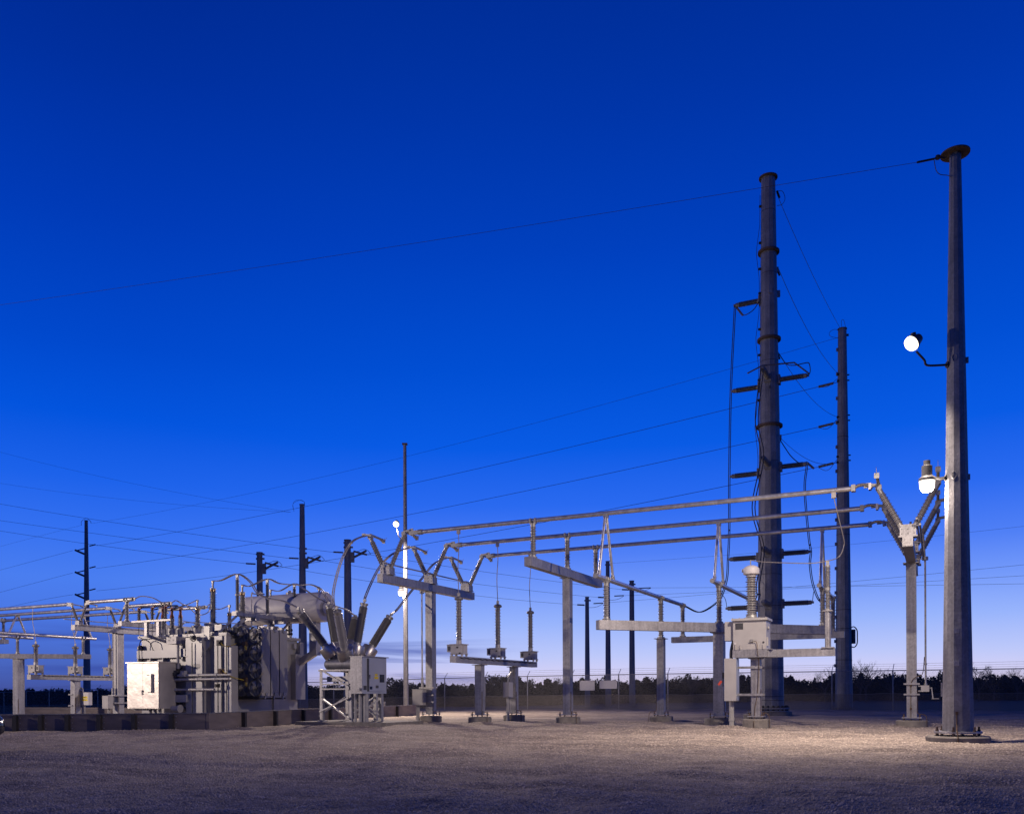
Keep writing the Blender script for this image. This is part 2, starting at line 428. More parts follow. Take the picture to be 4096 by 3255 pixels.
# ------------------------------------------------------------------ footings, columns, beams
def footing(x, y, r, h, label, n=8):
    z = gz(x)
    m = MB(); m.lathe((x, y, z-0.3), UP, [(r, 0), (r, h+0.27), (r-0.03, h+0.3)], n*3)
    t = m.build('concrete_footing', 'concrete', None)
    for v in t.data.vertices: v.co -= V((x, y, z))
    t.location = (x, y, z); tag(t, label, 'footing', 'round concrete footings under the steelwork'); return z+h
def column_parts(root, x, y, z0, z1, w, wy=None, plate=0.5, cap=True, wireside=1):
    wy = wy or w
    m = MB(); zp = z0+0.09
    m.box((x, y, (zp+z1)/2), (w, wy, z1-zp)); m.build('column', 'galv', root, True)
    m = MB(); m.box((x, y, zp-0.015), (plate, plate, 0.03)); m.build('base_plate', 'galv', root, True)
    for sx in (-1, 1):
        for sy in (-1, 1):
            b = MB(); X, Y = x+sx*(plate/2-0.05), y+sy*(plate/2-0.05)
            b.cyl((X, Y, z0-0.02), (X, Y, zp+0.09), 0.016, n=6)
            b.cyl((X, Y, zp), (X, Y, zp+0.035), 0.03, n=6); b.cyl((X, Y, zp-0.06), (X, Y, zp-0.03), 0.03, n=6)
            b.build('anchor_bolt', 'rust', root, True)
    if cap:
        m = MB(); m.box((x, y, z1-0.012), (w+0.16, wy+0.16, 0.024)); m.build('cap_plate', 'galv', root, True)
    s = wireside
    m = MB(); m.tube(spline([(x+s*(w/2+0.02), y-wy/2+0.03, z0+0.9), (x+s*(w/2+0.02), y-wy/2+0.03, z0+0.35), (x+s*(w/2+0.04), y-wy/2-0.02, z0+0.2),
                      (x+s*0.36, y-wy/2-0.08, z0+0.16), (x+s*0.41, y-wy/2-0.1, z0+0.05), (x+s*0.42, y-wy/2-0.1, z0-0.3)], 5), 0.011, 6)
    m.build('ground_wire', 'copper', root, True)
def plate_end(m, c, sx, sy, sz): m.box(c, (sx, sy, sz))

# ------------------------------------------------------------------ post insulators
def make_post_ins(label, L=1.15, rc=0.062, rs=0.103, n=13, clampdir='x', group=None, small=False, clamp=True):
    t = thing('post_insulator', (0, 0, 0), label, 'insulator', group)
    m = MB(); m.lathe((0, 0, 0.1), UP, sheds(rc, rs, L-0.22, n), 16); m.build('porcelain_stack', 'porc', t)
    m = MB(); m.cyl((0, 0, 0), (0, 0, 0.02), rs*1.25, n=12); m.cyl((0, 0, 0.03), (0, 0, 0.05), rs*1.25, n=12); m.cyl((0, 0, 0.02), (0, 0, 0.03), rs*0.7, n=12)
    m.cyl((0, 0, 0.05), (0, 0, 0.14), rc*1.3, rc*1.15, 14); m.build('base_flange', 'cast', t)
    m = MB(); m.cyl((0, 0, L-0.13), (0, 0, L-0.02), rc*1.15, rc*1.25, 14); m.cyl((0, 0, L-0.02), (0, 0, L), rs*1.1, n=12); m.build('end_cap', 'cast', t)
    if clamp:
        for s in (-1, 1):
            m = MB()
            d = V((s*0.085, 0, 0)) if clampdir == 'x' else V((0, s*0.085, 0))
            ax = V((1, 0, 0)) if clampdir == 'x' else V((0, 1, 0))
            c = V((0, 0, L+0.085)) + d
            m.cyl(c-ax*0.022, c+ax*0.022, 0.092, n=14)
            pr = V((0, 1, 0)) if clampdir == 'x' else V((1, 0, 0))
            for q in (-1, 1): m.cyl(c+pr*q*0.1-UP*0.04, c+pr*q*0.1+UP*0.05, 0.018, n=6)
            m.box(c-UP*0.055, (0.05, 0.17, 0.06) if clampdir == 'x' else (0.17, 0.05, 0.06))
            m.build('tube_clamp', 'cast', t)
    return t
# ------------------------------------------------------------------ V switches
def make_vswitch(label, k=1.0, arm=1, group=None, left_open=True):
    t = thing('disconnect_switch', (0, 0, 0), label, 'switch', group)
    m = MB(); m.box((0, 0, 0.15*k), (0.40*k, 0.34*k, 0.22*k)); m.box((0, 0, 0.02*k), (0.46*k, 0.36*k, 0.04*k))
    m.box((0, 0, 0.30*k), (0.34*k, 0.28*k, 0.08*k)); m.build('bearing_box', 'galv', t)
    m = MB()
    for x in (-.15, 0, .15):
        for z in (.09, .21): m.cyl((x*k, -.18*k, z*k), (x*k, -.165*k, z*k), 0.014*k, n=6)
    m.cyl((0.06*k, 0, 0.33*k), (0.06*k, 0, 0.42*k), 0.03*k, n=8); m.build('bolt_head', 'iron', t)
    for s in (-1, 1):
        b = V((s*0.17*k, 0, 0.30*k)); e = V((s*0.70*k, 0, 1.33*k)); ax = (e-b).normalized(); L = (e-b).length
        m = MB(); m.lathe(b+ax*0.1*k, ax, sheds(0.068*k, 0.102*k, L-0.2*k, 20), 16)
        o = m.build('insulator', 'porc', t)
        m = MB(); m.cyl(b-ax*0.05*k, b+ax*0.12*k, 0.085*k, 0.07*k, 14); m.build('base_cap', 'cast', o); m = MB(); m.cyl(e-ax*0.12*k, e+ax*0.03*k, 0.068*k, 0.075*k, 14); m.build('end_cap', 'cast', o)
        m = MB(); top = e+ax*0.05*k; top2 = top+V((0, 0, 0.1*k))
        m.box(top+V((0, 0, 0.04*k)), (0.15*k, 0.15*k, 0.13*k)); m.cyl(top-UP*0.02*k, top2+UP*0.05*k, 0.05*k, n=10)
        oh = m.build('hinge', 'cast', t)
        m = MB(); td = V((1, 0, 0))*s
        m.bar(top2, top2+td*0.24*k+UP*0.03*k, 0.12*k, 0.07*k); m.box(top2+td*0.30*k+UP*0.03*k, (0.14*k, 0.03*k, 0.13*k)); m.build('terminal_pad', 'cast', t)
        m = MB(); ad = V((0.12*s*0, arm, -0.08 if arm > 0 else 0.12)).normalized()
        a0 = top2+V((0, 0, 0.02*k)); a1 = a0+ad*0.72*k
        m.cyl(a0, a1, 0.045*k, 0.04*k, 10); m.bar(a1-ad*0.04*k, a1+ad*0.13*k-UP*0.05*k, 0.13*k, 0.06*k)
        m.bar(a1+ad*0.12*k+UP*0.03*k, a1+ad*0.12*k-UP*0.11*k, 0.12*k, 0.025*k)
        m.build('switch_blade', 'cast', t)
        m = MB(); h0 = a1+ad*0.12*k
        m.tube([h0, h0+V((0, 0.05*arm, 0.08))*k, h0+V((0, 0.13*arm, 0.03))*k, h0+V((0, 0.17*arm, 0.12))*k, h0+V((0, 0.22*arm, 0.14))*k], 0.006*k, 5); m.build('arcing_horn', 'alu', t)
    return t
# ------------------------------------------------------------------ instrument transformers on beams
def make_vt(label, k=1.0, hp=1.32, group=None, side=-1):
    t = thing('instrument_transformer', (0, 0, 0), label, 'transformer', group)
    m = MB(); m.box((0, 0, 0.25), (0.42*k, 0.42*k, 0.30)); m.box((0, 0, 0.405), (0.50*k, 0.48*k, 0.025)); m.box((0, 0, 0.085), (0.50*k, 0.40*k, 0.03))
    for sx in (-1, 1):
        m.box((sx*0.2*k, -0.16*k, 0.045), (0.06, 0.06, 0.09)); m.box((sx*0.2*k, 0.16*k, 0.045), (0.06, 0.06, 0.09))
        m.box((sx*0.215*k, -0.1*k, 0.26), (0.03, 0.03, 0.28))
    m.build('tank', 'paint', t)
    m = MB(); m.box((side*0.30*k, -0.05, 0.27), (0.17*k, 0.22*k, 0.24)); m.box((side*0.30*k, -0.05, 0.40), (0.19*k, 0.24*k, 0.02)); o = m.build('secondary_box', 'paint', t)
    m = MB(); m.box((side*0.30*k, -0.05-0.111*k-0.002, 0.27), (0.10*k, 0.004, 0.14)); m.build('nameplate', 'darkp', o)
    m = MB(); m.cyl((0.15*k, -0.25*k, 0.1), (0.15*k, -0.21*k, 0.1), 0.025, n=8); m.cyl((0.05, -0.23*k, 0.3), (0.05, -0.21*k, 0.3), 0.03, n=8); m.build('drain_valve', 'iron', t)
    m = MB(); m.cyl((0, 0, 0.41), (0, 0, 0.55), 0.10, 0.09, 14); m.build('neck', 'paint', t)
    m = MB(); m.lathe((0, 0, 0.55), UP, sheds(0.078, 0.118, hp, int(hp*18)), 16); m.build('porcelain_stack', 'porc', t)
    z = 0.55+hp
    m = MB(); m.lathe((0, 0, z), UP, [(0.085, 0), (0.085, 0.05), (0.135, 0.06), (0.155, 0.10), (0.145, 0.14), (0.10, 0.17), (0.04, 0.19)], 18); m.build('head', 'galvpole', t)
    m = MB(); m.box((0, 0, z+0.25), (0.10, 0.02, 0.12)); m.cyl((0, 0, z+0.18), (0, 0, z+0.24), 0.02, n=8); m.build('terminal_pad', 'cast', t)
    return t, z+0.28

Y1, Y2, Y3 = 26.1, 29.05, 31.95
ZT = 6.74
g_bus = 'three high bus tubes across the yard'
# ---- left big switch stand
def stand(name, label, X, Yc, ybeam, ztop, w, fr, flabel, bw=0.26, bh=0.30, diag=None, fh=0.22, cw=None, wireside=1):
    zf = footing(X, Yc, fr, fh, flabel)
    t = thing(name, (X, Yc, zf), label, 'steel stand')
    column_parts(t, X, Yc, zf, ztop-bh, cw or w, plate=(cw or w)+0.26, wireside=wireside)
    m = MB()
    if diag: p, q = diag
    else: p, q = V((X, ybeam[0], ztop-bh/2)), V((X, ybeam[1], ztop-bh/2))
    m.bar(p, q, bw, bh); m.build('beam', 'galv', t, True)
    d = (q-p).normalized()
    m = MB(); m.bar(p-d*0.012, p, bw-0.03, bh-0.03); m.bar(q, q+d*0.012, bw-0.03, bh-0.03); m.build('end_plate', 'galv', t, True)
    return t
XL = AY(1724, 2774, Y2).x
zb = AX(1726, 2335, XL).z
zbeam = 5.32
sL = stand('switch_stand', 'tall single column steel stand carrying three open disconnect switches, beside the circuit breaker', XL, Y2, (Y1-0.45, Y3+0.45), zbeam, 0.30, 0.42, 'round concrete footing under the switch stand beside the circuit breaker')
gl = 'open disconnect switches on the centre stand'
v0 = make_vswitch('open V shaped disconnect switch nearest the breaker on the centre stand beam', 1.0, 1, gl)
v0.location = (XL, Y1, zbeam)
dup(v0, (XL, Y2, zbeam), 'open V shaped disconnect switch right above the column of the centre stand', gl)
dup(v0, (XL, Y3, zbeam), 'open V shaped disconnect switch at the far lower right end of the centre stand beam', gl)
m = MB(); m.cyl((XL+0.16, Y1-0.5, zbeam+0.36), (XL+0.16, Y3, zbeam+0.36), 0.025, n=8)
for y in (Y1, Y2, Y3):
    m.box((XL+0.16, y-0.35, zbeam+0.36), (0.08, 0.12, 0.08)); m.cyl((XL, y-0.3, zbeam+0.32), (XL+0.16, y-0.35, zbeam+0.36), 0.02, n=6)
m.build('phase_coupling_rod', 'galv', sL, True)
# operating pipe and mechanism box of the left stand
px = AY(1692, 2774, Y2-0.05).x
m = MB(); m.cyl((px, Y2-0.1, 1.55), (px, Y2-0.1, zbeam-0.3), 0.03, n=8); m.cyl((px, Y2-0.1, 1.3), (px, Y2-0.1, 1.7), 0.05, n=8); m.cyl((px, Y2-0.1, zbeam-0.35), (px, Y2-0.1, zbeam-0.25), 0.09, n=10); m.build('operating_pipe', 'galv', sL, True)
m = MB()
for z in (1.02, 1.3, 0.75): m.bar((px-0.1, Y2-0.17, z), (XL+0.22, Y2-0.17, z), 0.04, 0.06)
m.build('bracket', 'galv', sL, True)
p = AY(1656, 2757, Y2-0.3); q = AY(1697, 2819, Y2-0.3)
m = MB(); m.bx(p.x, q.x, Y2-0.42, Y2-0.12, q.z, p.z); m.bx(p.x-0.01, q.x+0.01, Y2-0.44, Y2-0.1, p.z, p.z+0.02); ob = m.build('mechanism_box', 'paint', sL, True)
m = MB(); m.bx(p.x+0.02, q.x-0.02, Y2-0.428, Y2-0.422, q.z+0.02, p.z-0.02); m.build('door', 'paint', ob, True)
m = MB(); m.bx(p.x-0.03, p.x, Y2-0.38, Y2-0.32, p.z-0.28, p.z-0.08); m.build('handle', 'red', ob, True)
m = MB(); m.cyl((px-0.1, Y2-0.27, gz(px)-0.1), (px-0.1, Y2-0.27, q.z), 0.08, n=12); m.build('conduit', 'pvc', sL, True)

# ---- the two-legged stand with instrument transformers
XV = AY(1837, 2774, Y1).x
zv = AY(1837, 2624, Y1).z
ya, yb = AX(1919, 2774, XV).y, AX(2056, 2774, XV).y
za = footing(XV, ya, 0.42, 0.24, 'round concrete footing under the nearer leg of the two legged stand')
footing(XV, yb, 0.42, 0.24, 'round concrete footing under the farther leg of the two legged stand')
tv = thing('transformer_stand', (XV, (ya+yb)/2, za), 'low two legged steel stand carrying three instrument transformers', 'steel stand')
for y in (ya, yb): column_parts(tv, XV, y, za, zv-0.24, 0.26, plate=0.5, wireside=1)
m = MB(); yb0, yb1 = AX(1812, 2774, XV).y, AX(2139, 2774, XV).y
m.bx(XV-0.12, XV+0.12, yb0, yb1, zv-0.22, zv); m.build('beam', 'galv', tv, True)
m = MB()
for k in range(14):
    y = yb0+0.35+k*(yb1-yb0-0.6)/13; m.cyl((XV+0.12, y, zv-0.06), (XV+0.15, y, zv-0.06), 0.018, n=6)
m.tube([(XV+0.14, yb0+0.3+0.05*k, zv-0.05-0.03*math.sin(k*0.35)**2) for k in range(int((yb1-yb0-0.6)/0.05))], 0.012, 5)
m.build('control_wire', 'iron', tv, True)
gv = 'instrument transformers on the two legged stand'
vt0, vth = make_vt('grey instrument transformer on near left end of the two legged stand', 1.0, 1.32, gv); vt0.location = (XV, Y1, zv)
dup(vt0, (XV, Y2, zv), 'grey instrument transformer in the middle of the two legged stand', gv)
dup(vt0, (XV, Y3, zv), 'grey instrument transformer on far right end of the two legged stand', gv)
for y, lb in ((Y1, 'nearest'), (Y2, 'middle'), (Y3, 'farthest')):
    m = MB(); m.tube(spline([(XV, y, ZT-0.12), (XV+0.02, y-0.01, ZT-0.7), (XV-0.03, y, ZT-1.4), (XV, y, zv+vth-0.02)], 6), 0.014, 6)
    m.box((XV, y, ZT-0.13), (0.11, 0.08, 0.14)); o = m.build('drop_wire', 'cable'); tag(o, f'thin braided wire hanging from the {lb} bus tube to its instrument transformer', 'wire', 'drop wires to the instrument transformers')
# junction box of that stand
p = AX(1993, 2725, XV-0.05); yj = yb-0.55
m = MB(); zj0, zj1 = AX(2010, 2787, XV).z, AX(2010, 2727, XV).z
m.bx(XV-0.10, XV+0.14, yj-0.18, yj+0.18, zj0, zj1); jb = m.build('junction_box', 'paint', tv, True)
m = MB(); m.bx(XV-0.08, XV+0.12, yj-0.19, yj-0.182, zj0+0.02, zj1-0.02); m.build('door', 'paint', jb, True)
m = MB(); m.bx(XV+0.0, XV+0.05, yj+0.1, yb-0.1, zj1-0.09, zj1-0.04); m.bx(XV+0.0, XV+0.05, yj+0.1, yb-0.1, zj0-0.04, zj0+0.01); m.bx(XV-0.17, XV+0.17, yb-0.16, yb-0.13, zj1-0.09, zj1-0.04); m.bx(XV-0.17, XV+0.17, yb-0.16, yb-0.13, zj0-0.04, zj0+0.01); m.build('bracket', 'galv', tv, True)
m = MB(); m.cyl((XV, yj, -0.1), (XV, yj, zj0), 0.055, n=10); m.cyl((XV, yj, 0), (XV, yj, 0.12), 0.075, n=8); m.build('conduit', 'pvc', tv, True)
m = MB(); m.tube(spline([(XV+0.0, yj+0.02, zj1), (XV, yj+0.06, zj1+0.18), (XV, yj+0.42, zj1+0.45), (XV, yj+0.5, zv-0.2)], 6), 0.04, 8); m.build('flexible_conduit', 'pvc', tv, True)

# ---- mid support
XM = AY(2272, 2774, Y2).x
sM = stand('bus_support', 'tall single column steel stand holding three bus insulators on a sloping looking crossbeam', XM, Y2, (Y1-0.42, Y3+0.40), 5.50, 0.28, 0.44, 'round concrete footing under the tall bus support column')
gi = 'insulators under the high bus tubes'
zi = 5.50; Li = ZT-0.085-zi
NI = 17
i0 = make_post_ins('grey post insulator on the near end of the high bus support', Li, 0.07, 0.108, NI, 'x', gi); i0.location = (XM, Y1, zi)
dup(i0, (XM, Y2, zi), 'grey post insulator above the column of the high bus support', gi)
dup(i0, (XM, Y3, zi), 'grey post insulator on the far end of the high bus support', gi)

# ---- right switch stand
XR = AY(3647, 2774, Y2).x
zbr = 5.25
sR = stand('switch_stand', 'tall single column stand with crank handle carrying open switches beside the near pole', XR, Y2, (Y1-0.45, Y3+0.45), zbr, 0.28, 0.46, 'round concrete footing under the right hand switch stand near the big pole', fh=0.2)
gr = 'open disconnect switches on the right stand'
v1 = make_vswitch('open V shaped disconnect switch at the near upper end of the right stand', 1.02, -1, gr); v1.location = (XR, Y1, zbr)
dup(v1, (XR, Y2, zbr), 'open V shaped disconnect switch in the middle of the right stand', gr)
dup(v1, (XR, Y3, zbr), 'open V shaped disconnect switch at the far lower end of the right stand', gr)
xo = AY(3703, 2774, Y2-0.1).x
zc = AY(3703, 2745, Y2-0.1).z
m = MB(); m.cyl((xo, Y2-0.1, zc), (xo, Y2-0.1, zbr-0.2), 0.028, n=8); m.cyl((xo, Y2-0.1, zc+0.0), (xo, Y2-0.1, zc+0.1), 0.05, n=8)
m.cyl((xo, Y2-0.1, zc+0.66), (xo, Y2-0.1, zc+0.70), 0.045, n=8)
m.cyl((xo, Y2-0.1, zbr-0.3), (xo-0.05, Y2-0.4, zbr+0.5), 0.03, n=8); m.build('operating_pipe', 'galv', sR, True)
m = MB(); m.bar((xo-0.02, Y2-0.1, zbr-0.2), (XR, Y2-0.1, zbr-0.22), 0.05, 0.03); m.cyl((xo, Y2-0.1, zbr-0.25), (xo, Y2-0.1, zbr-0.15), 0.09, n=10); m.build('pipe_guide', 'galv', sR, True)
m = MB(); m.cyl((XR+0.30, Y1-0.5, zbr+0.26), (XR+0.30, Y3, zbr+0.26), 0.028, n=8); m.cyl((XR+0.22, Y1-0.5, zbr+0.42), (XR+0.22, Y2, zbr+0.42), 0.028, n=8)
for y in (Y1, Y2, Y3): m.cyl((XR+0.1, y-0.2, zbr+0.3), (XR+0.30, y-0.3, zbr+0.26), 0.02, n=6)
m.build('phase_coupling_rod', 'galv', sR, True)
p = AY(3684, 2740, Y2-0.3); q = AY(3717, 2765, Y2-0.3)
m = MB(); m.bx(p.x, q.x, Y2-0.35, Y2-0.1, q.z, p.z); gb = m.build('gear_box', 'paint', sR, True)
m = MB(); hx = q.x+0.06; m.cyl((q.x-0.02, Y2-0.22, p.z-0.08), (hx, Y2-0.22, p.z-0.08), 0.02, n=8); m.bar((hx, Y2-0.22, p.z-0.06), (hx+0.04, Y2-0.24, p.z-0.40), 0.03, 0.02); m.cyl((hx+0.0, Y2-0.24, p.z-0.40), (hx+0.2, Y2-0.24, p.z-0.40), 0.015, n=8); m.build('crank_handle', 'galv', gb, True)
m = MB()
for z in (p.z+0.05, q.z-0.08):
    m.bx(XR-0.22, XR+0.22, Y2-0.19, Y2-0.155, z-0.025, z+0.025); m.bx(XR-0.22, XR+0.22, Y2+0.155, Y2+0.19, z-0.025, z+0.025)
m.bx(XR+0.18, p.x, Y2-0.26, Y2-0.2, p.z-0.04, p.z); m.bx(XR+0.18, p.x, Y2-0.26, Y2-0.2, q.z, q.z+0.04)
m.build('bracket', 'galv', sR, True)
m = MB(); m.tube(spline([(XR-0.02, Y2-0.16, gz(0)+0.1), (XR-0.02, Y2-0.16, 1.0), (XR, Y2-0.18, 1.35), (XR+0.12, Y2-0.2, 1.5), (XR+0.3, Y2-0.2, 1.6), (xo-0.03, Y2-0.12, 2.1)], 6), 0.012, 6)
for z in (0.55, 1.25): m.box((XR-0.02, Y2-0.16, z), (0.06, 0.03, 0.05))
m.build('grounding_cable', 'copper', sR, True)

# ---- high bus tubes
xe0 = {Y1: 1687, Y2: 1845, Y3: 1977}; xe1 = {Y1: 3417, Y2: 3451, Y3: 3483}
for y, lb in ((Y1, 'nearest and topmost'), (Y2, 'middle'), (Y3, 'farthest and lowest looking')):
    a, b = AY(xe0[y], 2774, y).x, AY(xe1[y], 2774, y).x
    t = thing('bus_tube', ((a+b)/2, y, ZT), f'long aluminium bus tube, the {lb} of the three high ones', 'bus tube', g_bus)
    m = MB(); m.cyl((a, y, ZT), (b, y, ZT), 0.072, n=18); m.build('tube', 'alu', t, True)
    m = MB(); m.bx(b-0.05, b+0.06, y-0.1, y+0.1, ZT-0.09, ZT+0.09)
    m.build('end_fitting', 'cast', t, True)
    m = MB()
    for s in (-1, 1): m.tube(spline([(b+0.05, y+s*0.05, ZT+0.03), (b+0.15, y+s*0.06, ZT+0.07*1), (b+0.3, y+s*0.06, ZT+0.07), (b+0.42, y+s*0.05, ZT+0.02)], 5), 0.035, 8)
    m.bx(b+0.40, b+0.47, y-0.1, y+0.1, ZT-0.09, ZT+0.09)
    m.build('expansion_link', 'brush', t, True)
    m = MB(); m.bar((b+0.47, y, ZT), (XR-0.92, y, ZT-0.05), 0.06, 0.16); m.build('terminal_plate', 'cast', t, True)
    m = MB(); m.cyl((a-0.1, y, ZT), (a+0.06, y, ZT), 0.095, n=14); m.bar((a-0.1, y, ZT), (XL+0.95, y, ZT-0.0), 0.10, 0.14); m.build('end_coupler', 'cast', t, True)
# ------------------------------------------------------------------ low bus (three tubes running back)
XB = [AY(2427, 2774, Y1).x, AY(2878, 2774, Y2).x, AY(3292, 2774, Y3).x]
ZL = 4.66; ZC = 3.36
YB2 = 35.3
for i, (x, y, lb) in enumerate(zip(XB, (Y1, Y2, Y3), ('left', 'middle', 'right'))):
    t = thing('low_bus_tube', (x, y, ZL), f'lower aluminium bus tube hanging under an A shaped link, the {lb} one of three', 'bus tube', 'low bus tubes running away from the camera')
    yf = YB2+0.3
    m = MB(); m.cyl((x, y-0.95, ZL), (x, yf, ZL), 0.072, n=18); m.build('tube', 'alu', t, True)
    m = MB(); m.cyl((x, y-0.98, ZL), (x, y-0.93, ZL), 0.078, n=18); m.build('end_cap', 'cast', t, True)
    for s in (-1, 1):
        m = MB(); m.cyl((x, y+s*0.06, ZT-0.07), (x, y+s*0.66, ZL+0.06), 0.045, n=10); m.cyl((x, y+s*0.60, ZL+0.18), (x, y+s*0.68, ZL+0.04), 0.062, n=10); m.build('a_frame_leg', 'alu', t, True)
    m = MB(); m.box((x, y, ZT-0.09), (0.12, 0.22, 0.10)); m.build('a_frame_head', 'cast', t, True)
gi2 = 'insulators under the low bus tubes'
Ll = ZL-0.085-ZC
j0 = make_post_ins('grey post insulator at the left end of the diagonal crossbeam', Ll, 0.07, 0.108, NI, 'y', gi2); j0.location = (XB[0], Y1, ZC)
dup(j0, (XB[1], Y2, ZC), 'grey post insulator on the diagonal crossbeam just left of the grey metering tank', gi2)
dup(j0, (XB[2], Y3, ZC), 'grey post insulator at the right end of the diagonal crossbeam', gi2)
dup(j0, (XB[0], YB2, ZC), 'grey post insulator on the left end of the rear crossbeam', gi2)
dup(j0, (XB[1], YB2, ZC), 'grey post insulator on the rear crossbeam hidden behind the metering tank bushing', gi2)
dup(j0, (XB[2], YB2, ZC), 'grey post insulator on the right end of the rear crossbeam', gi2)
yp = AX(2645, 2774, XB[0]).y
zs = 3.12
dv = (V((XB[2], Y3, 0))-V((XB[0], Y1, 0))).normalized()
cx = XB[1]
stand('bus_support', 'wide column steel stand under the diagonal crossbeam of the low bus', cx, Y2, None, ZC, 0.36, 0.50, 'round concrete footing under the wide column left of the metering tank', bw=0.26, bh=0.30,
      diag=(V((XB[0], Y1, ZC-0.15))-dv*0.3, V((XB[2], Y3, ZC-0.15))+dv*0.3), cw=0.34)
stand('bus_support', 'rear steel stand with a level crossbeam behind the metering tank', cx, YB2, None, ZC, 0.30, 0.45, 'round concrete footing of the rear stand behind the metering tank', bw=0.22, bh=0.24,
      diag=(V((XB[0]-0.45, YB2, ZC-0.12)), V((XB[2]+0.4, YB2, ZC-0.12))), cw=0.28)
zf = footing(XB[0], yp, 0.44, 0.18, 'round dark concrete footing under the lone post with one insulator')
t = thing('bus_support', (XB[0], yp, zf), 'short square post carrying a single insulator between the two crossbeams', 'steel stand')
column_parts(t, XB[0], yp, zf, zs, 0.27, plate=0.5, wireside=-1)
k0 = make_post_ins('grey post insulator standing alone on the short square post', ZL-0.085-zs, 0.072, 0.118, 19, 'y', gi2); k0.location = (XB[0], yp, zs)

# ------------------------------------------------------------------ metering tank (big voltage transformer) with arrester
YM = 27.0
xc = AY(3026, 2774, YM).x
zbm = AY(3026, 2598, YM).z
zf = footing(xc, YM, 0.42, 0.26, 'round concrete footing under the metering tank stand')
tm = thing('tank_stand', (xc, YM, zf), 'steel post and long cantilever arm carrying the grey metering tank', 'steel stand')
column_parts(tm, xc, YM, zf, zbm-0.25, 0.26, plate=0.46, wireside=1)
xa, xb_ = AY(2941, 2774, YM).x, AY(3342, 2774, YM).x
m = MB(); m.bx(xc-0.1, xb_, YM-0.1, YM+0.1, zbm-0.235, zbm-0.005); m.build('beam', 'galv', tm, True)
m = MB(); xs1 = AY(3112, 2774, YM).x
for s in (-1, 1):
    m.bx(xa, xs1-0.25, YM+s*0.34-0.03, YM+s*0.34+0.03, zbm-0.235, zbm-0.012)
    m.bar((xs1-0.25, YM+s*0.34, zbm-0.125), (xs1, YM+s*0.11, zbm-0.125), 0.03, 0.225)
m.bx(xa, xs1-0.1, YM-0.37, YM+0.37, zbm-0.010, zbm+0.006); m.bx(xa-0.012, xa, YM-0.34, YM+0.34, zbm-0.23, zbm-0.012)
m.build('cradle', 'galv', tm, True)
# grey tank
p = AY(2932, 2474, YM-0.36); q = AY(3065, 2596, YM-0.36)
tt = thing('metering_tank', ((p.x+q.x)/2, YM, zbm+0.006), 'large grey oil tank with ribbed bushing and domed white cap on its own stand', 'transformer')
x0, x1, z0, z1 = p.x, q.x, zbm+0.006, p.z
m = MB(); m.bx(x0, x1, YM-0.36, YM+0.36, z0, z1-0.07)
for s in (x0+0.06, x0+0.2, x1-0.25, x1-0.1): m.bx(s, s+0.02, YM-0.40, YM-0.36, z0, z0+0.14)
m.build('tank', 'paint', tt, True)
m = MB(); m.bx(x0-0.04, x1+0.05, YM-0.43, YM+0.43, z1-0.07, z1); m.build('lid', 'paint', tt, True)
m = MB()
for x in np.linspace(x0, x1, 6): m.cyl((x, YM-0.40, z1), (x, YM-0.40, z1+0.02), 0.016, n=6)
m.build('lid_bolt', 'galv', tt, True)
m = MB(); m.bx(x0+0.07, x0+0.30, YM-0.366, YM-0.361, z1-0.33, z1-0.14); m.build('nameplate', 'darkp', tt, True)
for (x, z, r, mm) in ((x0+0.06, z0+0.18, 0.035, 'white'), (x1-0.08, z0+0.2, 0.03, 'darkp')):
    m = MB(); m.cyl((x, YM-0.375, z), (x, YM-0.361, z), r, n=14); m.build('lifting_lug', mm, tt, True)
m = MB(); m.cyl((x1+0.02, YM-0.15, z1-0.3), (x1+0.06, YM-0.15, z1-0.3), 0.05, n=10); m.bx(x1, x1+0.04, YM-0.25, YM-0.18, z0+0.1, z0+0.35); m.build('gauge', 'paint', tt, True)
m = MB(); m.bx(x0+0.52, x0+0.60, YM-0.42, YM-0.361, z0+0.22, z0+0.30); m.cyl((x0+0.49, YM-0.40, z0+0.22), (x0+0.56, YM-0.40, z0+0.22), 0.02, n=8); m.build('drain_valve', 'cast', tt, True)
m = MB(); m.tube(spline([(x0+0.60, YM-0.41, z0+0.22), (x0+0.69, YM-0.42, z0+0.22), (x0+0.72, YM-0.42, z0+0.1), (x0+0.73, YM-0.44, z0-0.1), (x0+0.73, YM-0.22, z0-0.5), (xc+0.05, YM-0.16, 1.0), (xc-0.02, YM-0.16, 0.6), (xc-0.02, YM-0.2, 0.35), (xc, YM-0.43, 0.2), (xc, YM-0.44, 0.0)], 6), 0.01, 6); m.build('ground_wire', 'copper', tt, True)
p2 = AY(2900, 2487, YM-0.2); q2 = AY(2931, 2561, YM-0.2)
m = MB(); m.bx(p2.x-0.0, x0, YM-0.25, YM+0.25, q2.z, p2.z); m.build('side_box', 'paint', tt, True)
pb = AY(3006, 2463, YM); bx_ = pb.x; zb0 = z1
zb1 = AY(3006, 2300, YM).z; zb2 = AY(3006, 2261, YM).z
m = MB(); m.lathe((bx_, YM, zb0), UP, [(0.24, 0), (0.24, 0.03), (0.17, 0.05), (0.15, 0.12)], 18); m.build('bushing_flange', 'cast', tt, True)
m = MB(); m.lathe((bx_, YM, zb0+0.10), UP, sheds(0.115, 0.175, zb1-zb0-0.12, 17, 0.86), 22); m.build('bushing', 'porc', tt, True)
m = MB(); m.lathe((bx_, YM, zb1-0.05), UP, [(0.15, 0), (0.13, 0.03), (0.235, 0.08), (0.24, 0.10), (0.24, 0.22), (0.235, 0.25), (0.19, 0.30), (0.10, 0.345), (0.03, 0.355)], 28); m.build('dome_cap', 'white', tt, True)
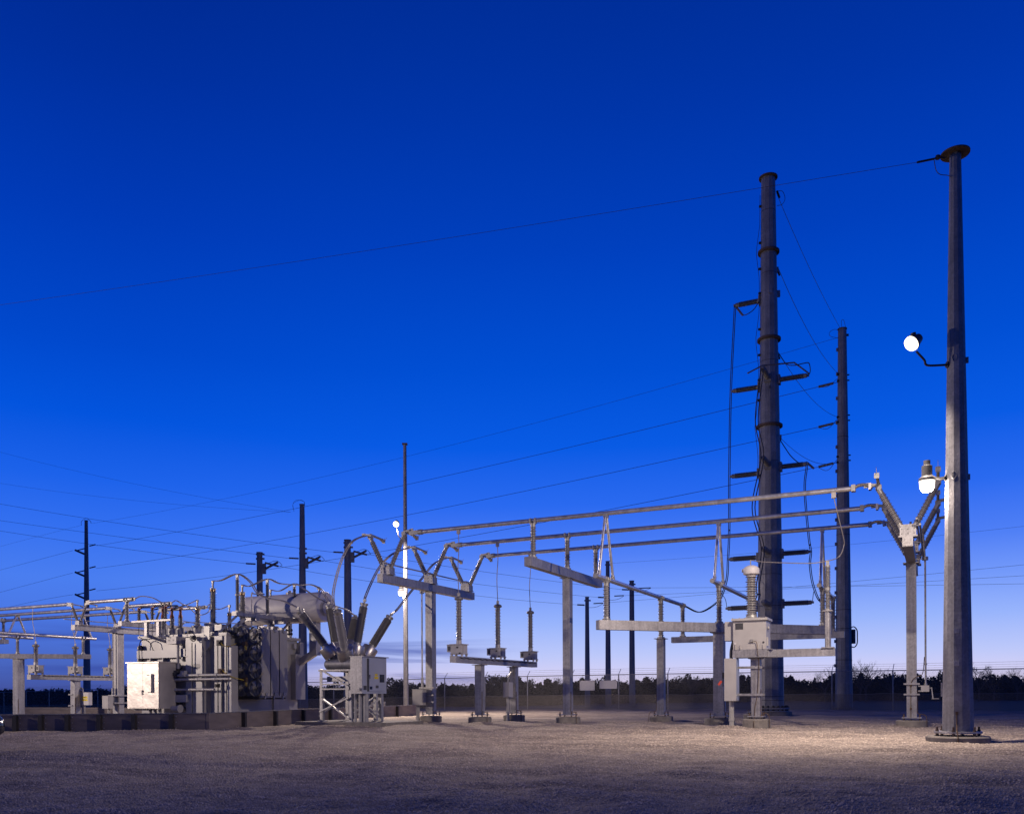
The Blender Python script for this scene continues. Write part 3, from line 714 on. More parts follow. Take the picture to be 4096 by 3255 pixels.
m = MB(); m.cyl((bx_-0.02, YM, zb2+0.02), (bx_-0.02, YM, zb2+0.17), 0.018, n=8); m.box((bx_-0.25, YM-0.02, zb1+0.15), (0.05, 0.06, 0.1)); m.build('terminal', 'cast', tt, True)
vt_top = V((bx_, YM, zb2+0.16))
# tall junction cabinet hung on the post
p = AY(2900, 2633, YM-0.3); q = AY(2928, 2802, YM-0.3)
m = MB(); cxw = q.x-p.x+0.15; m.bx(p.x, p.x+cxw, YM-0.42, YM+0.02, q.z, p.z); jc = m.build('junction_cabinet', 'paint', tm, True)
m = MB(); m.bx(p.x+cxw, p.x+cxw+0.008, YM-0.40, YM, q.z+0.03, p.z-0.03); m.build('door', 'bluep', jc, True)
m = MB(); m.bx(p.x-0.09, p.x, YM-0.30, YM-0.22, p.z-0.6, p.z-0.42); m.bar((p.x-0.06, YM-0.30, p.z-0.45), (p.x-0.06, YM-0.32, p.z-0.85), 0.025, 0.025); m.build('switch_lever', 'darkp', jc, True)
m = MB(); m.bar((p.x-0.10, YM-0.34, p.z-0.68), (p.x-0.19, YM-0.36, p.z-0.80), 0.07, 0.012, V((0, 1, 0))); m.build('red_tag', 'tag', jc, True)
m = MB()
for z in (p.z-0.28, p.z-1.1):
    m.bx(p.x+cxw, xc+0.2, YM-0.18, YM-0.14, z-0.035, z+0.035); m.bx(xc-0.2, xc+0.22, YM+0.14, YM+0.17, z-0.03, z+0.03)
m.build('bracket', 'galv', tm, True)
xk = p.x+0.17
m = MB(); m.cyl((xk, YM-0.2, gz(xk)-0.1), (xk, YM-0.2, q.z), 0.075, n=12); m.cyl((xk, YM-0.2, q.z-0.62), (xk, YM-0.2, q.z-0.5), 0.085, n=12); m.build('conduit', 'pvc', tm, True)
m = MB(); m.tube(spline([(xk, YM-0.2, p.z), (xk, YM-0.2, p.z+0.2), (xk+0.03, YM-0.1, p.z+0.45), (xk+0.06, YM-0.1, q2.z)], 6), 0.055, 10); m.build('flexible_conduit', 'darkp', tm, True)
# arrester on the arm
xr = AY(3313, 2774, YM).x
ta = thing('surge_arrester', (xr, YM, zbm), 'slender ribbed surge arrester on a round pipe at the end of the tank arm', 'arrester')
zp0 = zbm; zp1 = AY(3313, 2444, YM).z; zp2 = AY(3313, 2267, YM).z
m = MB(); m.box((xr, YM, zp0+0.01), (0.34, 0.3, 0.03)); m.cyl((xr, YM, zp0+0.02), (xr, YM, zp1), 0.085, n=18); m.box((xr, YM, zp1+0.01), (0.28, 0.24, 0.03)); m.build('pedestal', 'galv', ta, True)
zm = (zp1+zp2)/2
for a, b in ((zp1+0.05, zm-0.02), (zm+0.03, zp2)):
    m = MB(); m.lathe((xr, YM, a), UP, sheds(0.055, 0.085, b-a, 14, 0.95), 16); m.build('housing', 'porc', ta, True)
m = MB(); m.cyl((xr, YM, zm-0.03), (xr, YM, zm+0.04), 0.07, n=14); m.cyl((xr, YM, zp2), (xr, YM, zp2+0.05), 0.07, n=14); m.box((xr, YM, zp2+0.12), (0.09, 0.02, 0.16)); m.cyl((xr, YM, zp1+0.02), (xr, YM, zp1+0.08), 0.08, n=14); m.build('fitting', 'cast', ta, True)
# wire from near bus tube past arrester to dome
xq = AY(3339, 2774, Y1).x
pts = [V((xq, Y1, ZT-0.2)), P(3352, 2060, 24.7), P(3374, 2150, 24.9), P(3376, 2180, 25.0), P(3357, 2225, 25.1), V((xr, YM, zp2+0.18)), P(3240, 2252, 25.7), P(3130, 2250, 26.0), P(3050, 2246, 26.3), vt_top]
m = MB(); m.tube(spline(pts, 8), 0.014, 6); m.box((xq, Y1, ZT-0.14), (0.12, 0.1, 0.16)); o = m.build('drop_wire', 'cable'); tag(o, 'long drooping wire from the near bus tube past the arrester to the domed cap', 'wire')

# ------------------------------------------------------------------ poles
def poly_pole(root, x, y, z0, z1, r0, r1, n=12, m='galvpole', name='shaft', rot=0.0, sections=None):
    mb = MB(); prof = sections or [(r0, 0), (r1, z1-z0)]
    mb.lathe((x, y, z0), UP, prof, n)
    mb.sm = [False]*len(mb.sm)
    return mb.build(name, m, root, True)
def lamp(root, pos, armpts, kind, power, aim=None, spot=None, rr=0.13, gaim=None):
    a = MB(); a.tube(spline(armpts, 5), 0.024, 8); a.cyl(armpts[-1]-(armpts[-1]-armpts[-2]).normalized()*0.02, armpts[-1], 0.07, n=10)
    # floodlight is the housing mesh; arm and lens its sub-parts
    h = MB()
    if kind == 'down':
        h.lathe(pos+UP*0.12, UP, [(0.17, 0), (0.17, 0.05), (0.11, 0.10), (0.11, 0.32), (0.07, 0.34), (0.07, 0.44), (0.03, 0.45)], 18)
        ho = h.build('floodlight', 'darkp', root, True)
        l = MB(); l.lathe(pos-UP*0.13, UP, [(0.03, 0), (0.11, 0.03), (0.15, 0.10), (0.16, 0.245)], 18)
    else:
        ax = (gaim or aim).normalized()
        h.lathe(pos-ax*0.02, -ax, [(0.165, 0), (0.17, 0.02), (0.13, 0.10), (0.09, 0.22), (0.04, 0.26)], 18)
        h.cyl(pos-ax*0.08+UP*0.09, pos-ax*0.05+UP*0.20, 0.055, n=12)
        ho = h.build('floodlight', 'darkp', root, True)
        l = MB(); l.lathe(pos-ax*0.015, ax, [(0.16, 0), (0.15, 0.06), (0.09, 0.11), (0.01, 0.13)], 18)
    l.build('lens', 'lamp', ho, True)
    a.build('bracket_arm', 'iron', ho, True)
    ld = bpy.data.lights.new('lamp_light', 'SPOT' if spot else 'POINT'); ld.energy = power; ld.color = (1.0, 0.82, 0.68)
    ld.shadow_soft_size = rr
    lo = bpy.data.objects.new('lamp_light', ld); COL.objects.link(lo); lo.location = pos + (aim.normalized()*0.12 if aim else UP*(-0.22))
    if spot:
        ld.spot_size = math.radians(spot); ld.spot_blend = 1.0
        lo.rotation_euler = aim.to_track_quat('-Z', 'Y').to_euler()
    lo.location = pos + (aim.normalized()*0.25 if aim else -UP*0.24)
    return ho
# near pole on the right
pn = G(3832, 2962); dn = dep(pn)
ztop = P(3814, 618, dn).z
pole = thing('steel_pole', (pn.x, pn.y, 0), 'tall tapering steel mast with a round cap plate and two lit lamps on short arms', 'pole')
poly_pole(pole, pn.x, pn.y, 0.20, ztop, 0.315, 0.115, 12)
m = MB(); m.lathe((pn.x, pn.y, ztop), UP, [(0.29, 0), (0.29, 0.03)], 28); m.build('cap_plate', 'rust', pole, True)
m = MB(); m.lathe((pn.x, pn.y, 0.17), UP, [(0.48, 0), (0.48, 0.04)], 12); m.build('base_plate', 'galv', pole, True)
for k in range(6):
    a = k*math.pi/3+0.3; X, Y = pn.x+0.42*math.cos(a), pn.y+0.42*math.sin(a)
    m = MB(); m.cyl((X, Y, 0.08), (X, Y, 0.31), 0.022, n=8); m.cyl((X, Y, 0.21), (X, Y, 0.245), 0.038, n=6); m.cyl((X, Y, 0.12), (X, Y, 0.165), 0.038, n=6); m.build('anchor_bolt', 'rust', pole, True)
m = MB(); m.lathe((pn.x, pn.y, -0.2), UP, [(0.63, 0), (0.63, 0.28), (0.60, 0.31)], 40); o = m.build('concrete_footing', 'concrete'); tag(o, 'broad low concrete disc under the near steel mast', 'footing', 'round concrete footings under the steelwork')
fr = (cam_loc-pn); fr.z = 0; fr.normalize()
lat = V((fr.y, -fr.x, 0))*-1   # towards image right
if lat.dot(rt) < 0: lat = -lat
m = MB()
def facept(py, off, extra=0.01):
    c = P(3832, py, dn); c = V((pn.x, pn.y, c.z)); rr = 0.315+(0.115-0.315)*(c.z-0.2)/(ztop-0.2)
    return c + fr*(rr*0.97+extra) + lat*off
for py in (2525, 2654): c = facept(py, -0.02); m.box(c, (0.10, 0.04, 0.10), rz=math.atan2(fr.y, fr.x)+math.pi/2)
m.build('step_bracket', 'galv', pole, True)
m = MB()
for py, of in ((1907, -0.05), (1440, -0.03)):
    c = facept(py, of, 0.0); m.tube([c+lat*0.045*math.cos(t)+UP*0.075*math.sin(t) for t in np.linspace(0, 6.283, 21)], 0.009, 5)
m.build('hand_hole_rim', 'galvpole', pole, True)
m = MB()
for py in (1912, 1447):
    c = facept(py, 0); rr = 0.25
    c2 = V((pn.x, pn.y, c.z)) + lat*(0.22 if py > 1800 else 0.2); m.box(c2, (0.07, 0.05, 0.12))
m.build('lug', 'galvpole', pole, True)
m = MB(); c = facept(2850, -0.02); m.tube(spline([c, V((c.x, c.y, 0.35))+fr*0.02, V((c.x, c.y, 0.24))+fr*0.2, V((pn.x, pn.y, 0.12))+fr*0.62, V((pn.x, pn.y, -0.1))+fr*0.66], 6), 0.013, 6); m.box(c, (0.05, 0.05, 0.07)); m.build('ground_wire', 'copper', pole, True)
m = MB(); c = V((pn.x, pn.y, 1.1))-lat*0.31; m.box(c, (0.03, 0.1, 0.3)); m.build('hand_hole_cover', 'galv', pole, True)
LP = (1.0, 0.80, 0.60)
l1 = P(3646, 1374, dn); aim1 = V((-0.60, 0.10, -0.79))
lamp(pole, l1, [P(3665, 1405, dn), P(3697, 1440, dn), P(3702, 1456, dn), P(3720, 1462, dn), P(3790, 1459, dn)], 'flood', 5600, aim=aim1, spot=152, rr=0.09, gaim=V((-0.62, -0.5, -0.6)))
l2 = P(3708, 1945, dn+0.30)
lamp(pole, l2, [l2+UP*0.30, P(3745, 1912, dn+0.1), P(3783, 1911, dn)], 'down', 300)
# shield wire tied at the cap
wire_far = P(-500, 1290, 27.5)
c0 = P(3782, 632, dn)
t = thing('shield_wire', (c0.x, c0.y, c0.z), 'thin overhead shield wire running from the near mast cap across the whole sky', 'wire')
m = MB(); a0 = P(3668, 650, dn); pts = [a0 + (wire_far-a0)*k/24 - UP*0.10*math.sin(math.pi*k/24) for k in range(25)]; m.tube(pts, 0.0045, 5); m.build('strand', 'cabled', t, True)
m = MB(); m.cyl(a0, P(3736, 636, dn), 0.022, n=8); m.tube([P(3736, 636, dn), P(3752, 628, dn), c0], 0.018, 6); m.cyl(P(3750, 636, dn), P(3752, 624, dn), 0.05, n=10); m.build('dead_end_clamp', 'cabled', t, True)
m = MB(); m.tube(spline([P(3736, 638, dn), P(3744, 680, dn), P(3760, 698, dn), P(3790, 702, dn), P(3804, 708, dn-0.15)], 6), 0.008, 5); m.build('bonding_jumper', 'cabled', t, True)

# pole C: large dead-end pole
pc = G(3083, 2858); dc = dep(pc)
zc1 = P(3073, 711, dc).z
pC = thing('transmission_pole', (pc.x, pc.y, 0), 'thickest tall steel pole with flanged joints and horizontal insulators, behind the metering tank', 'pole')
def rC(py): return np.interp(py, [700, 1010, 1360, 1706, 2200, 2850], [27, 31, 35, 40, 46, 52])*dc/FPX
zz = lambda py: P(3080, py, dc).z
poly_pole(pC, pc.x, pc.y, 0.35, zc1, 0, 0, 12, 'galvpole', sections=[(rC(y), zz(y)-0.35) for y in (2836, 2200, 1706, 1360, 1010, 713)])
for py in (1706, 1360, 1010):
    m = MB(); m.lathe((pc.x, pc.y, zz(py)-0.05), UP, [(rC(py)+0.13, 0), (rC(py)+0.13, 0.10)], 28); m.build('joint_flange', 'rust', pC, True)
m = MB(); m.lathe((pc.x, pc.y, zc1-0.05), UP, [(rC(700)+0.11, 0), (rC(700)+0.11, 0.06)], 28); m.build('cap_plate', 'rust', pC, True)
m = MB(); m.lathe((pc.x, pc.y, 0.28), UP, [(0.86, 0), (0.86, 0.07)], 28); m.lathe((pc.x, pc.y, 0.16), UP, [(0.84, 0), (0.84, 0.05)], 28); m.build('base_plate', 'galvpole', pC, True)
for k in range(20):
    a = k*math.pi/10; X, Y = pc.x+0.76*math.cos(a), pc.y+0.76*math.sin(a)
    m = MB(); m.cyl((X, Y, 0.08), (X, Y, 0.45), 0.045, n=8); m.cyl((X, Y, 0.35), (X, Y, 0.42), 0.07, n=6); m.build('anchor_bolt', 'iron', pC, True)
m = MB(); m.lathe((pc.x, pc.y, -0.2), UP, [(0.97, 0), (0.97, 0.35)], 40); o = m.build('concrete_footing', 'concrete'); tag(o, 'wide concrete footing under the thickest pole behind the metering tank', 'footing', 'round concrete footings under the steelwork')
m = MB()
for py in (1100, 1450, 850, 1850, 2300, 2425, 2480, 2668, 2675, 2785, 2800):
    r = rC(py)+0.004; m.lathe((pc.x, pc.y, zz(py)), UP, [(r, 0), (r, 0.02)], 12)
m.build('strap_band', 'iron', pC, True)
def pc_ins(base_px, tip_px, d, label_dir, two=False, m_='porcd', r=0.135, L=None):
    """horizontal line post; direction d is a world unit vector; placed at the pixel height of its base"""
    z = zz(base_px[1]); rr = rC(base_px[1]); b = V((pc.x, pc.y, z)) + d*rr*0.98
    if abs(d.x) > 0.5: tip = b + d*((AY(tip_px[0], tip_px[1], pc.y).x-b.x)*d.x)
    else: tip = b + d*(abs(AX(tip_px[0], tip_px[1], pc.x).y-b.y))
    ln = (tip-b).length
    if not 0.7 < ln < 1.9: ln = 1.35
    tip = b + d*ln
    m = MB(); m.lathe(b+d*0.16, d, sheds(r*0.72, r, ln-0.34, 24, 0.94), 14); o = m.build('line_post_insulator', m_, pC, True)
    m = MB(); m.box(b+d*0.03, (0.10 if abs(d.x) > .5 else 0.34, 0.34 if abs(d.x) > .5 else 0.10, 0.42)); m.cyl(b+d*0.05, b+d*0.2, r*0.9, r*0.75, 12); m.cyl(tip-d*0.22, tip-d*0.04, r*0.75, n=12); m.box(tip, (0.12, 0.12, 0.10)); m.build('end_fitting', 'galvpole', o, True)
    return tip
DX = V((1, 0, 0)); DY = V((0, 1, 0))
I1 = pc_ins((3037, 1196), (2940, 1222), -DX, '')
I2 = pc_ins((3034, 1542), (2930, 1563), -DX, '')
I3 = pc_ins((3030, 1888), (2924, 1903), -DX, '')
I4 = pc_ins((3029, 2225), (2918, 2237), -DX, '')
I5 = pc_ins((3029, 2425), (2908, 2431), -DX, '')
R1 = pc_ins((3114, 1525), (3231, 1499), DX, '')
R2 = pc_ins((3116, 1872), (3228, 1853), DX, '')
R3 = pc_ins((3124, 2217), (3238, 2204), DX, '')
R4 = pc_ins((3126, 2416), (3250, 2406), DX, '')
F1 = pc_ins((3062, 1521), (3014, 1486), -DY, '')
F2 = pc_ins((3062, 1867), (3016, 1844), -DY, '')
F3 = pc_ins((3063, 2215), (3016, 2197), -DY, '')
F4 = pc_ins((3068, 2421), (3030, 2412), -DY, '')
def wthing(name, label, cat, pts, r, m='cabled', n=8, group=None, pair=0.0, sp=True):
    pts = [V(p) for p in pts]
    pp = spline(pts, n) if sp else pts
    mb = MB()
    if pair:
        o1 = rt*pair/2
        mb.tube([p-o1 for p in pp], r, 6); mb.tube([p+o1 for p in pp], r, 6)
        for k in range(len(pp)//3, len(pp), max(2, len(pp)//2)): mb.box(pp[k], (pair*1.3, 0.05, 0.06), rz=A)
    else: mb.tube(pp, r, 6)
    o = mb.build(name, m); return tag(o, label, cat, group)
# jumper frame around the pole
m = MB(); m.tube([P(2990, 1493, dep(F1)), F1+UP*0.1, P(3177, 1450, dep(F1)+0.3), R1+UP*0.05+DX*0.08], 0.035, 6); m.build('jumper_frame', 'galvpole', pC, True)
I1t = P(2938, 1235, dep(I1))
ca = wthing('down_lead', 'twin cable dropping down the left insulators of the thickest pole to the low bus', 'cable',
     [I1-UP*0.05, I2-DX*0.08, I3-DX*0.08, P(2917, 2120, dep(I3)), I4-DX*0.07, P(2908, 2309, 40.5), P(2890, 2374, 39.5), P(2867, 2409, 38.3), P(2801, 2447, 36.8), V((XB[0], YB2+0.25, ZL))], 0.021, 'cabled', pair=0.07)
cb = wthing('down_lead', 'twin cable dropping down the front insulators of the thickest pole', 'cable',
     [F1+UP*0.0, P(3027, 1680, dep(F1)), F2-DY*0.08, P(3014, 2030, dep(F2)), F3-DY*0.06, P(3032, 2337, 38.5), P(3034, 2380, 37.5), V((XB[1], YB2+0.25, ZL))], 0.026, 'cabled', pair=0.13)
cc = wthing('down_lead', 'twin cable dropping from the right insulators of the thickest pole', 'cable',
     [R2-UP*0.05, P(3219, 1960, dep(R2)), P(3235, 2147, dep(R2)), R3+DX*0.06, P(3240, 2257, 39.8), P(3252, 2337, 38.6), P(3282, 2404, 36.5), V((XB[2], YB2+0.25, ZL))], 0.021, 'cabled', pair=0.07)
wthing('bonding_lead', 'short loop of cable under the lowest right insulator of the thickest pole', 'cable', [R4+UP*0.05, P(3254, 2370, dep(R4)-0.3), P(3258, 2362, 38.7)], 0.015)
wthing('bonding_lead', 'short loop of cable under the lowest left insulator of the thickest pole', 'cable', [I5+UP*0.02, P(2902, 2398, dep(I5)-0.3), P(2889, 2376, 39.6)], 0.015)
# ladder cable with standoffs on left edge of pole C
m = MB(); pts = []
for py in range(780, 1900, 30):
    z = zz(py); bow = 0.28*max(0, 1-abs(((py-330-690) % 347)-0)/60.0) if False else 0
    near = min(abs(py-1010), abs(py-1360), abs(py-1706)); bow = 0.16*max(0, 1-near/110.0)
    pts.append(V((pc.x, pc.y, z))-rt*(rC(py)+0.06+bow))
m.tube(pts, 0.012, 5)
for py in (826, 972, 1076, 1173, 1317, 1420, 1520, 1600): m.box(V((pc.x, pc.y, zz(py)))-rt*(rC(py)+0.04), (0.12, 0.08, 0.09), rz=A)
m.build('fibre_cable', 'cabled', pC, True)
m = MB()
for py in (1080, 1750): m.box(V((pc.x, pc.y, zz(py)))+rt*(rC(py)+0.03), (0.1, 0.1, 0.25), rz=A)
for py in (1175,): m.box(V((pc.x, pc.y, zz(py)))+rt*(rC(py)+0.06), (0.16, 0.1, 0.3), rz=A); m.box(V((pc.x, pc.y, zz(py)))-fw*(rC(py)+0.02)-rt*0.05, (0.16, 0.06, 0.3), rz=A)
m.build('attachment_bracket', 'galvpole', pC, True)
text_mesh('B', 0.18, V((pc.x, pc.y, zz(1561)))-fw*(rC(1561)+0.012)-rt*0.10, (Matrix((rt, UP, -fw)).transposed()), 'black', pC)
wthing('bonding_lead', 'thin loop of wire near the top of the thickest pole', 'wire', [P(3107, 765, dc), P(3130, 766, dc), P(3140, 795, dc), P(3128, 818, dc), P(3108, 823, dc)], 0.012)

# pole D just outside the fence
pd = G(3376, 2834); dd = dep(pd)
zD = P(3368, 1316, dd).z
pD = thing('transmission_pole', (pd.x, pd.y, 0), 'tall slender steel pole just outside the fence with step brackets and a cable case', 'pole')
poly_pole(pD, pd.x, pd.y, -0.2, zD, 0.54, 0.26, 12, 'galvpole')
zd = lambda py: P(3370, py, dd).z
rD = lambda py: np.interp(py, [1316, 2834], [0.26, 0.54])
m = MB(); m.lathe((pd.x, pd.y, zD-0.03), UP, [(0.29, 0), (0.29, 0.05)], 20); m.build('cap_plate', 'rust', pD, True)
m = MB()
for k in range(16):
    a = k*math.pi/8; m.cyl((pd.x+0.66*math.cos(a), pd.y+0.66*math.sin(a), -0.25), (pd.x+0.66*math.cos(a), pd.y+0.66*math.sin(a), 0.1), 0.05, n=6)
m.lathe((pd.x, pd.y, -0.1), UP, [(0.75, 0), (0.75, 0.07)], 20); m.build('base_plate', 'galvpole', pD, True)
m = MB()
for py in list(range(1400, 2700, 97)): m.box(V((pd.x, pd.y, zd(py)))-rt*(rD(py)+0.05)-fw*0.05, (0.14, 0.10, 0.2), rz=A)
m.build('step_bracket', 'galvpole', pD, True)
m = MB()
for py in (1338, 1342, 1499, 1521, 1660, 1681, 1820, 1841): m.box(V((pd.x, pd.y, zd(py)))+rt*(rD(py)+0.06), (0.16, 0.06, 0.07), rz=A)
for py in (1500, 1525, 1670, 1690, 1828, 1850): m.box(V((pd.x, pd.y, zd(py)))-rt*(rD(py)+0.02)-fw*0.1, (0.12, 0.1, 0.12), rz=A)
m.build('attachment_plate', 'iron', pD, True)
m = MB(); m.tube(spline([V((pd.x, pd.y, zd(1470)))+rt*0.3+UP*(0), V((pd.x, pd.y, zD+0.0))+rt*0.24, V((pd.x, pd.y, zD+0.55))+rt*0.1, V((pd.x, pd.y, zD+0.5))-rt*0.05, V((pd.x, pd.y, zD))-rt*0.02][1:], 6), 0.012, 5)
m.tube(spline([P(3352, 1352, dd), P(3322, 1345, dd), P(3318, 1330, dd), P(3335, 1318, dd), P(3352, 1320, dd)], 6), 0.012, 5); m.build('bonding_loop', 'cabled', pD, True)
for py in (2440, 2500, 2560, 2612, 2680, 2700):
    pass
m = MB()
c = V((pd.x, pd.y, zd(2545)))+rt*(rD(2545)+0.12)
m.cyl(c-UP*0.45, c+UP*0.45, 0.14, n=12); m.tube(spline([c+UP*0.55-rt*0.2, c+UP*0.62+rt*0.05, c+UP*0.4+rt*0.24, c+rt*0.26, c-UP*0.45+rt*0.24, c-UP*0.68+rt*0.05, c-UP*0.6-rt*0.2], 6), 0.035, 6); m.build('splice_case', 'darkp', pD, True)
m = MB()
for py in (1750, 1960, 2140, 2440, 2515, 2640): m.lathe((pd.x, pd.y, zd(py)), UP, [(rD(py)+0.01, 0), (rD(py)+0.01, 0.03)], 12)
m.build('strap_band', 'iron', pD, True)

# distant poles
def far_pole(px, ytop, wtop, wbot, d, label, group, ybase=2826, arms=None):
    b = P(px, 2774, d); g = gz(b.x)-0.3
    top = P(px, ytop, d).z
    t = thing('transmission_pole', (b.x, b.y, g), label, 'pole', group)
    poly_pole(t, b.x, b.y, g, top, wbot/2*d/FPX, wtop/2*d/FPX, 12, 'farpole')
    m = MB(); m.lathe((b.x, b.y, top-0.02), UP, [(wtop/2*d/FPX+0.04, 0), (wtop/2*d/FPX+0.04, 0.06)], 16); m.build('cap_plate', 'farpole', t, True)
    return t, b
def seg_ins(t, a, b, r=0.12, n=12, name='insulator', plain=False):
    m = MB(); d = (V(b)-V(a))
    m.lathe(a, d, sheds(r*0.72, r*0.9, d.length, n+8, 0.95), 8); m.build(name, 'porcd', t, True)
gfar = 'distant transmission poles'
d1 = 115
tL, bL = far_pole(348, 2082, 12.5, 30, d1, 'distant dark pole with three short slanted arms, standing behind the small open switches', gfar)
for py in (2215, 2303, 2392):
    seg_ins(tL, P(337, py, d1), P(300, py-16, d1), 0.16); seg_ins(tL, P(338, py-22, d1), P(308, py-14, d1), 0.09)
    seg_ins(tL, P(358, py-32, d1), P(382, py-38, d1), 0.10)
m = MB(); m.tube(spline([P(326, 2100, d1), P(326, 2085, d1), P(345, 2072, d1), P(362, 2085, d1), P(364, 2092, d1)], 5), 0.03, 4); m.build('bonding_loop', 'cabled', tL, True)
d2 = 78
trio = [(1041, 2210, 22, 31, 2256, 'distant dark pole seen directly behind the transformer bushings'), (1212, 2018, 19, 40, 2234, 'taller distant pole rising behind the round conservator tank'), (1393, 2160, 26, 38, 2210, 'distant pole rising behind the circuit breaker')]
for px, yt, wt, wb, yi, lb in trio:
    t, b = far_pole(px, yt, wt, wb, d2, lb, gfar)
    w = wt/2+4
    seg_ins(t, P(px-w-42, yi-3, d2), P(px-w-4, yi-1, d2), 0.09)
    seg_ins(t, P(px+w+2, yi+20, d2+0.2), P(px+w+55, yi-8, d2-0.2), 0.13)
    seg_ins(t, P(px+w+4, yi-6, d2-0.5), P(px+w+58, yi+8, d2-0.5), 0.11)
    m = MB(); m.box(P(px+w-2, yi+18, d2), (0.4, 0.3, 0.9), rz=A)
    for s in (-1, 1):
        for yy in (-40, -22): m.box(P(px+s*(w-3), yi+yy, d2), (0.2, 0.15, 0.15), rz=A)
    m.build('bracket', 'farpole', t, True)
    m = MB(); m.tube(spline([P(px+w+15, yi-4, d2), P(px+w+50, yi-14, d2), P(px+w+72, yi+4, d2), P(px+w+60, yi+9, d2)], 5), 0.02, 4); m.build('jumper', 'cabled', t, True)
    if px == 1212:
        m = MB()
        for s in (8, -4): m.tube(spline([P(1176, 2046, d2), P(1172, 2015, d2), P(1190+s, 2000, d2), P(1215, 2005, d2), P(1218, 2018, d2)], 5), 0.015, 4)
        m.build('bonding_loop', 'cabled', t, True)
d3 = 100
for px, yt, wt, wb, yi, lb in [(2350, 2388, 15, 22, 2419, 'shortest of the three distant poles seen between the bus supports'), (2433, 2245, 15, 24, 2389, 'tallest of the three distant poles, behind the left low bus insulator'), (2529, 2323, 18, 25, 2358, 'distant pole right of the tall one, behind the left low bus tube')]:
    t, b = far_pole(px, yt, wt, wb, d3, lb, gfar)
    seg_ins(t, P(px-41, yi-1, d3), P(px-12, yi, d3), 0.11, 6)
    dx = 74 if px == 2529 else 62; off = -6 if px != 2529 else -6
    seg_ins(t, P(px+24, yi-6, d3), P(px+dx, yi-8, d3), 0.08, 14)
    m = MB()
    for s in (-1, 1): m.box(P(px+s*9, yt+13, d3), (0.22, 0.12, 0.16), rz=A)
    m.build('bracket', 'farpole', t, True)
    m = MB(); m.tube(spline([P(px-12, yi+1, d3), P(px+10, yi+10, d3), P(px+40, yi+6, d3), P(px+dx, yi-6, d3)], 5), 0.02, 4); m.build('jumper', 'cabled', t, True)

# ------------------------------------------------------------------ line conductors
gw = 'thin overhead line wires'
def line(label, p0, p1, via, r=0.016, seg=24, group=gw):
    """parabola from p0 to p1 whose sag makes it pass near the via pixel"""
    p0, p1 = V(p0), V(p1)
    best = None
    n = 400
    for k in range(n+1):
        q = p0+(p1-p0)*k/n; rel = q-cam_loc; d = rel.dot(fw)
        if d <= 1: continue
        X = rel.dot(rt)/d*FPX; Yv = rel.z/d*FPX
        px = CX + X*ct - Yv*st
        if best is None or abs(px-via[0]) < best[0]: best = (abs(px-via[0]), k/n, d, q)
    _, t, d, q = best
    want = P(via[0], via[1], d).z
    sag = (q.z-want)/(4*t*(1-t)) if 0.02 < t < 0.98 else 0
    m = MB(); m.tube([p0+(p1-p0)*k/seg - UP*4*sag*(k/seg)*(1-k/seg) for k in range(seg+1)], r, 4)
    o = m.build('overhead_wire', 'cabled'); return tag(o, label, 'wire', group)
# pole D to far left pole
line('topmost faint wire from the outer pole top sloping down to the far left pole', P(3352, 1350, dd), P(365, 2093, d1), (1300, 1904), 0.010)
for k, (a, b, v, l1_, nm) in enumerate([((3352, 1528), (386, 2182), (1300, 2009), 2201, 'upper'), ((3352, 1689), (383, 2273), (1300, 2122), 2290, 'middle'), ((3352, 1848), (386, 2362), (1025, 2284), 2377, 'lower')]):
    line(f'{nm} conductor sloping down from the outer pole to the far left pole', P(a[0]-82, a[1]+20, dd+0.6), P(b[0], b[1], d1), v)
    a_ = P(a[0], a[1], dd); b_ = P(a[0]-82, a[1]+20, dd+0.6)
    seg_ins(pD, a_+(b_-a_)*0.22, a_+(b_-a_)*0.95, 0.10, 16, 'strain_insulator')
    m = MB(); m.tube([a_, a_+(b_-a_)*0.22], 0.02, 5); m.tube(spline([b_, b_+(a_-b_)*0.5-UP*(0.12+0.12*k), a_+UP*0.25], 5), 0.015, 5); m.build('jumper', 'cabled', pD, True)
    e = P(-300, 2279+100*0 + (l1_-2201)*0.97 + 78*300/290, d1+16)
    line(f'{nm} conductor leaving the far left pole towards the picture edge', P(292, l1_, d1), P(-300, l1_+ (78+88)*0.9+10, d1+30), (0, [2279, 2368, 2436][k]))
line('faint top wire leaving the far left pole towards the picture edge', P(326, 2100, d1), P(-300, 2270, d1+30), (0, 2185), 0.010)
# left edge to the trio
ga = 'wires from the left edge to the poles behind the transformer'
line('faint highest wire falling from the left edge to the tall pole behind the conservator', P(-300, 1722, 95), P(1164, 2048, d2), (663, 1960), 0.008, group=ga)
line('faint second wire falling from the left edge to the tall pole behind the conservator', P(-300, 1880, 95), P(1164, 2048, d2), (663, 2013), 0.008, group=ga)
line('conductor crossing from the left edge to the pole behind the breaker', P(-300, 1960, 95), P(1335, 2208, d2), (703, 2126), 0.014, group=ga)
line('conductor crossing from the left edge to the tall pole behind the conservator', P(-300, 2038, 95), P(1156, 2232, d2), (600, 2162), 0.014, group=ga)
line('conductor crossing from the left edge to the pole behind the transformer bushings', P(-300, 2072, 95), P(985, 2253, d2), (724, 2223), 0.014, group=ga)
gb_ = 'conductors sagging between the distant poles'
line('upper sagging conductor between the pole behind the breaker and the middle distance poles', P(1478, 2217, d2), P(2488, 2357, d3), (1900, 2281), 0.014, group=gb_)
line('middle sagging conductor between the conservator pole and the middle distance poles', P(1300, 2243, d2), P(2392, 2388, d3), (1900, 2334), 0.014, group=gb_)
line('lower sagging conductor between the bushings pole and the middle distance poles', P(1115, 2264, d2), P(2309, 2418, d3), (1900, 2381), 0.014, group=gb_)
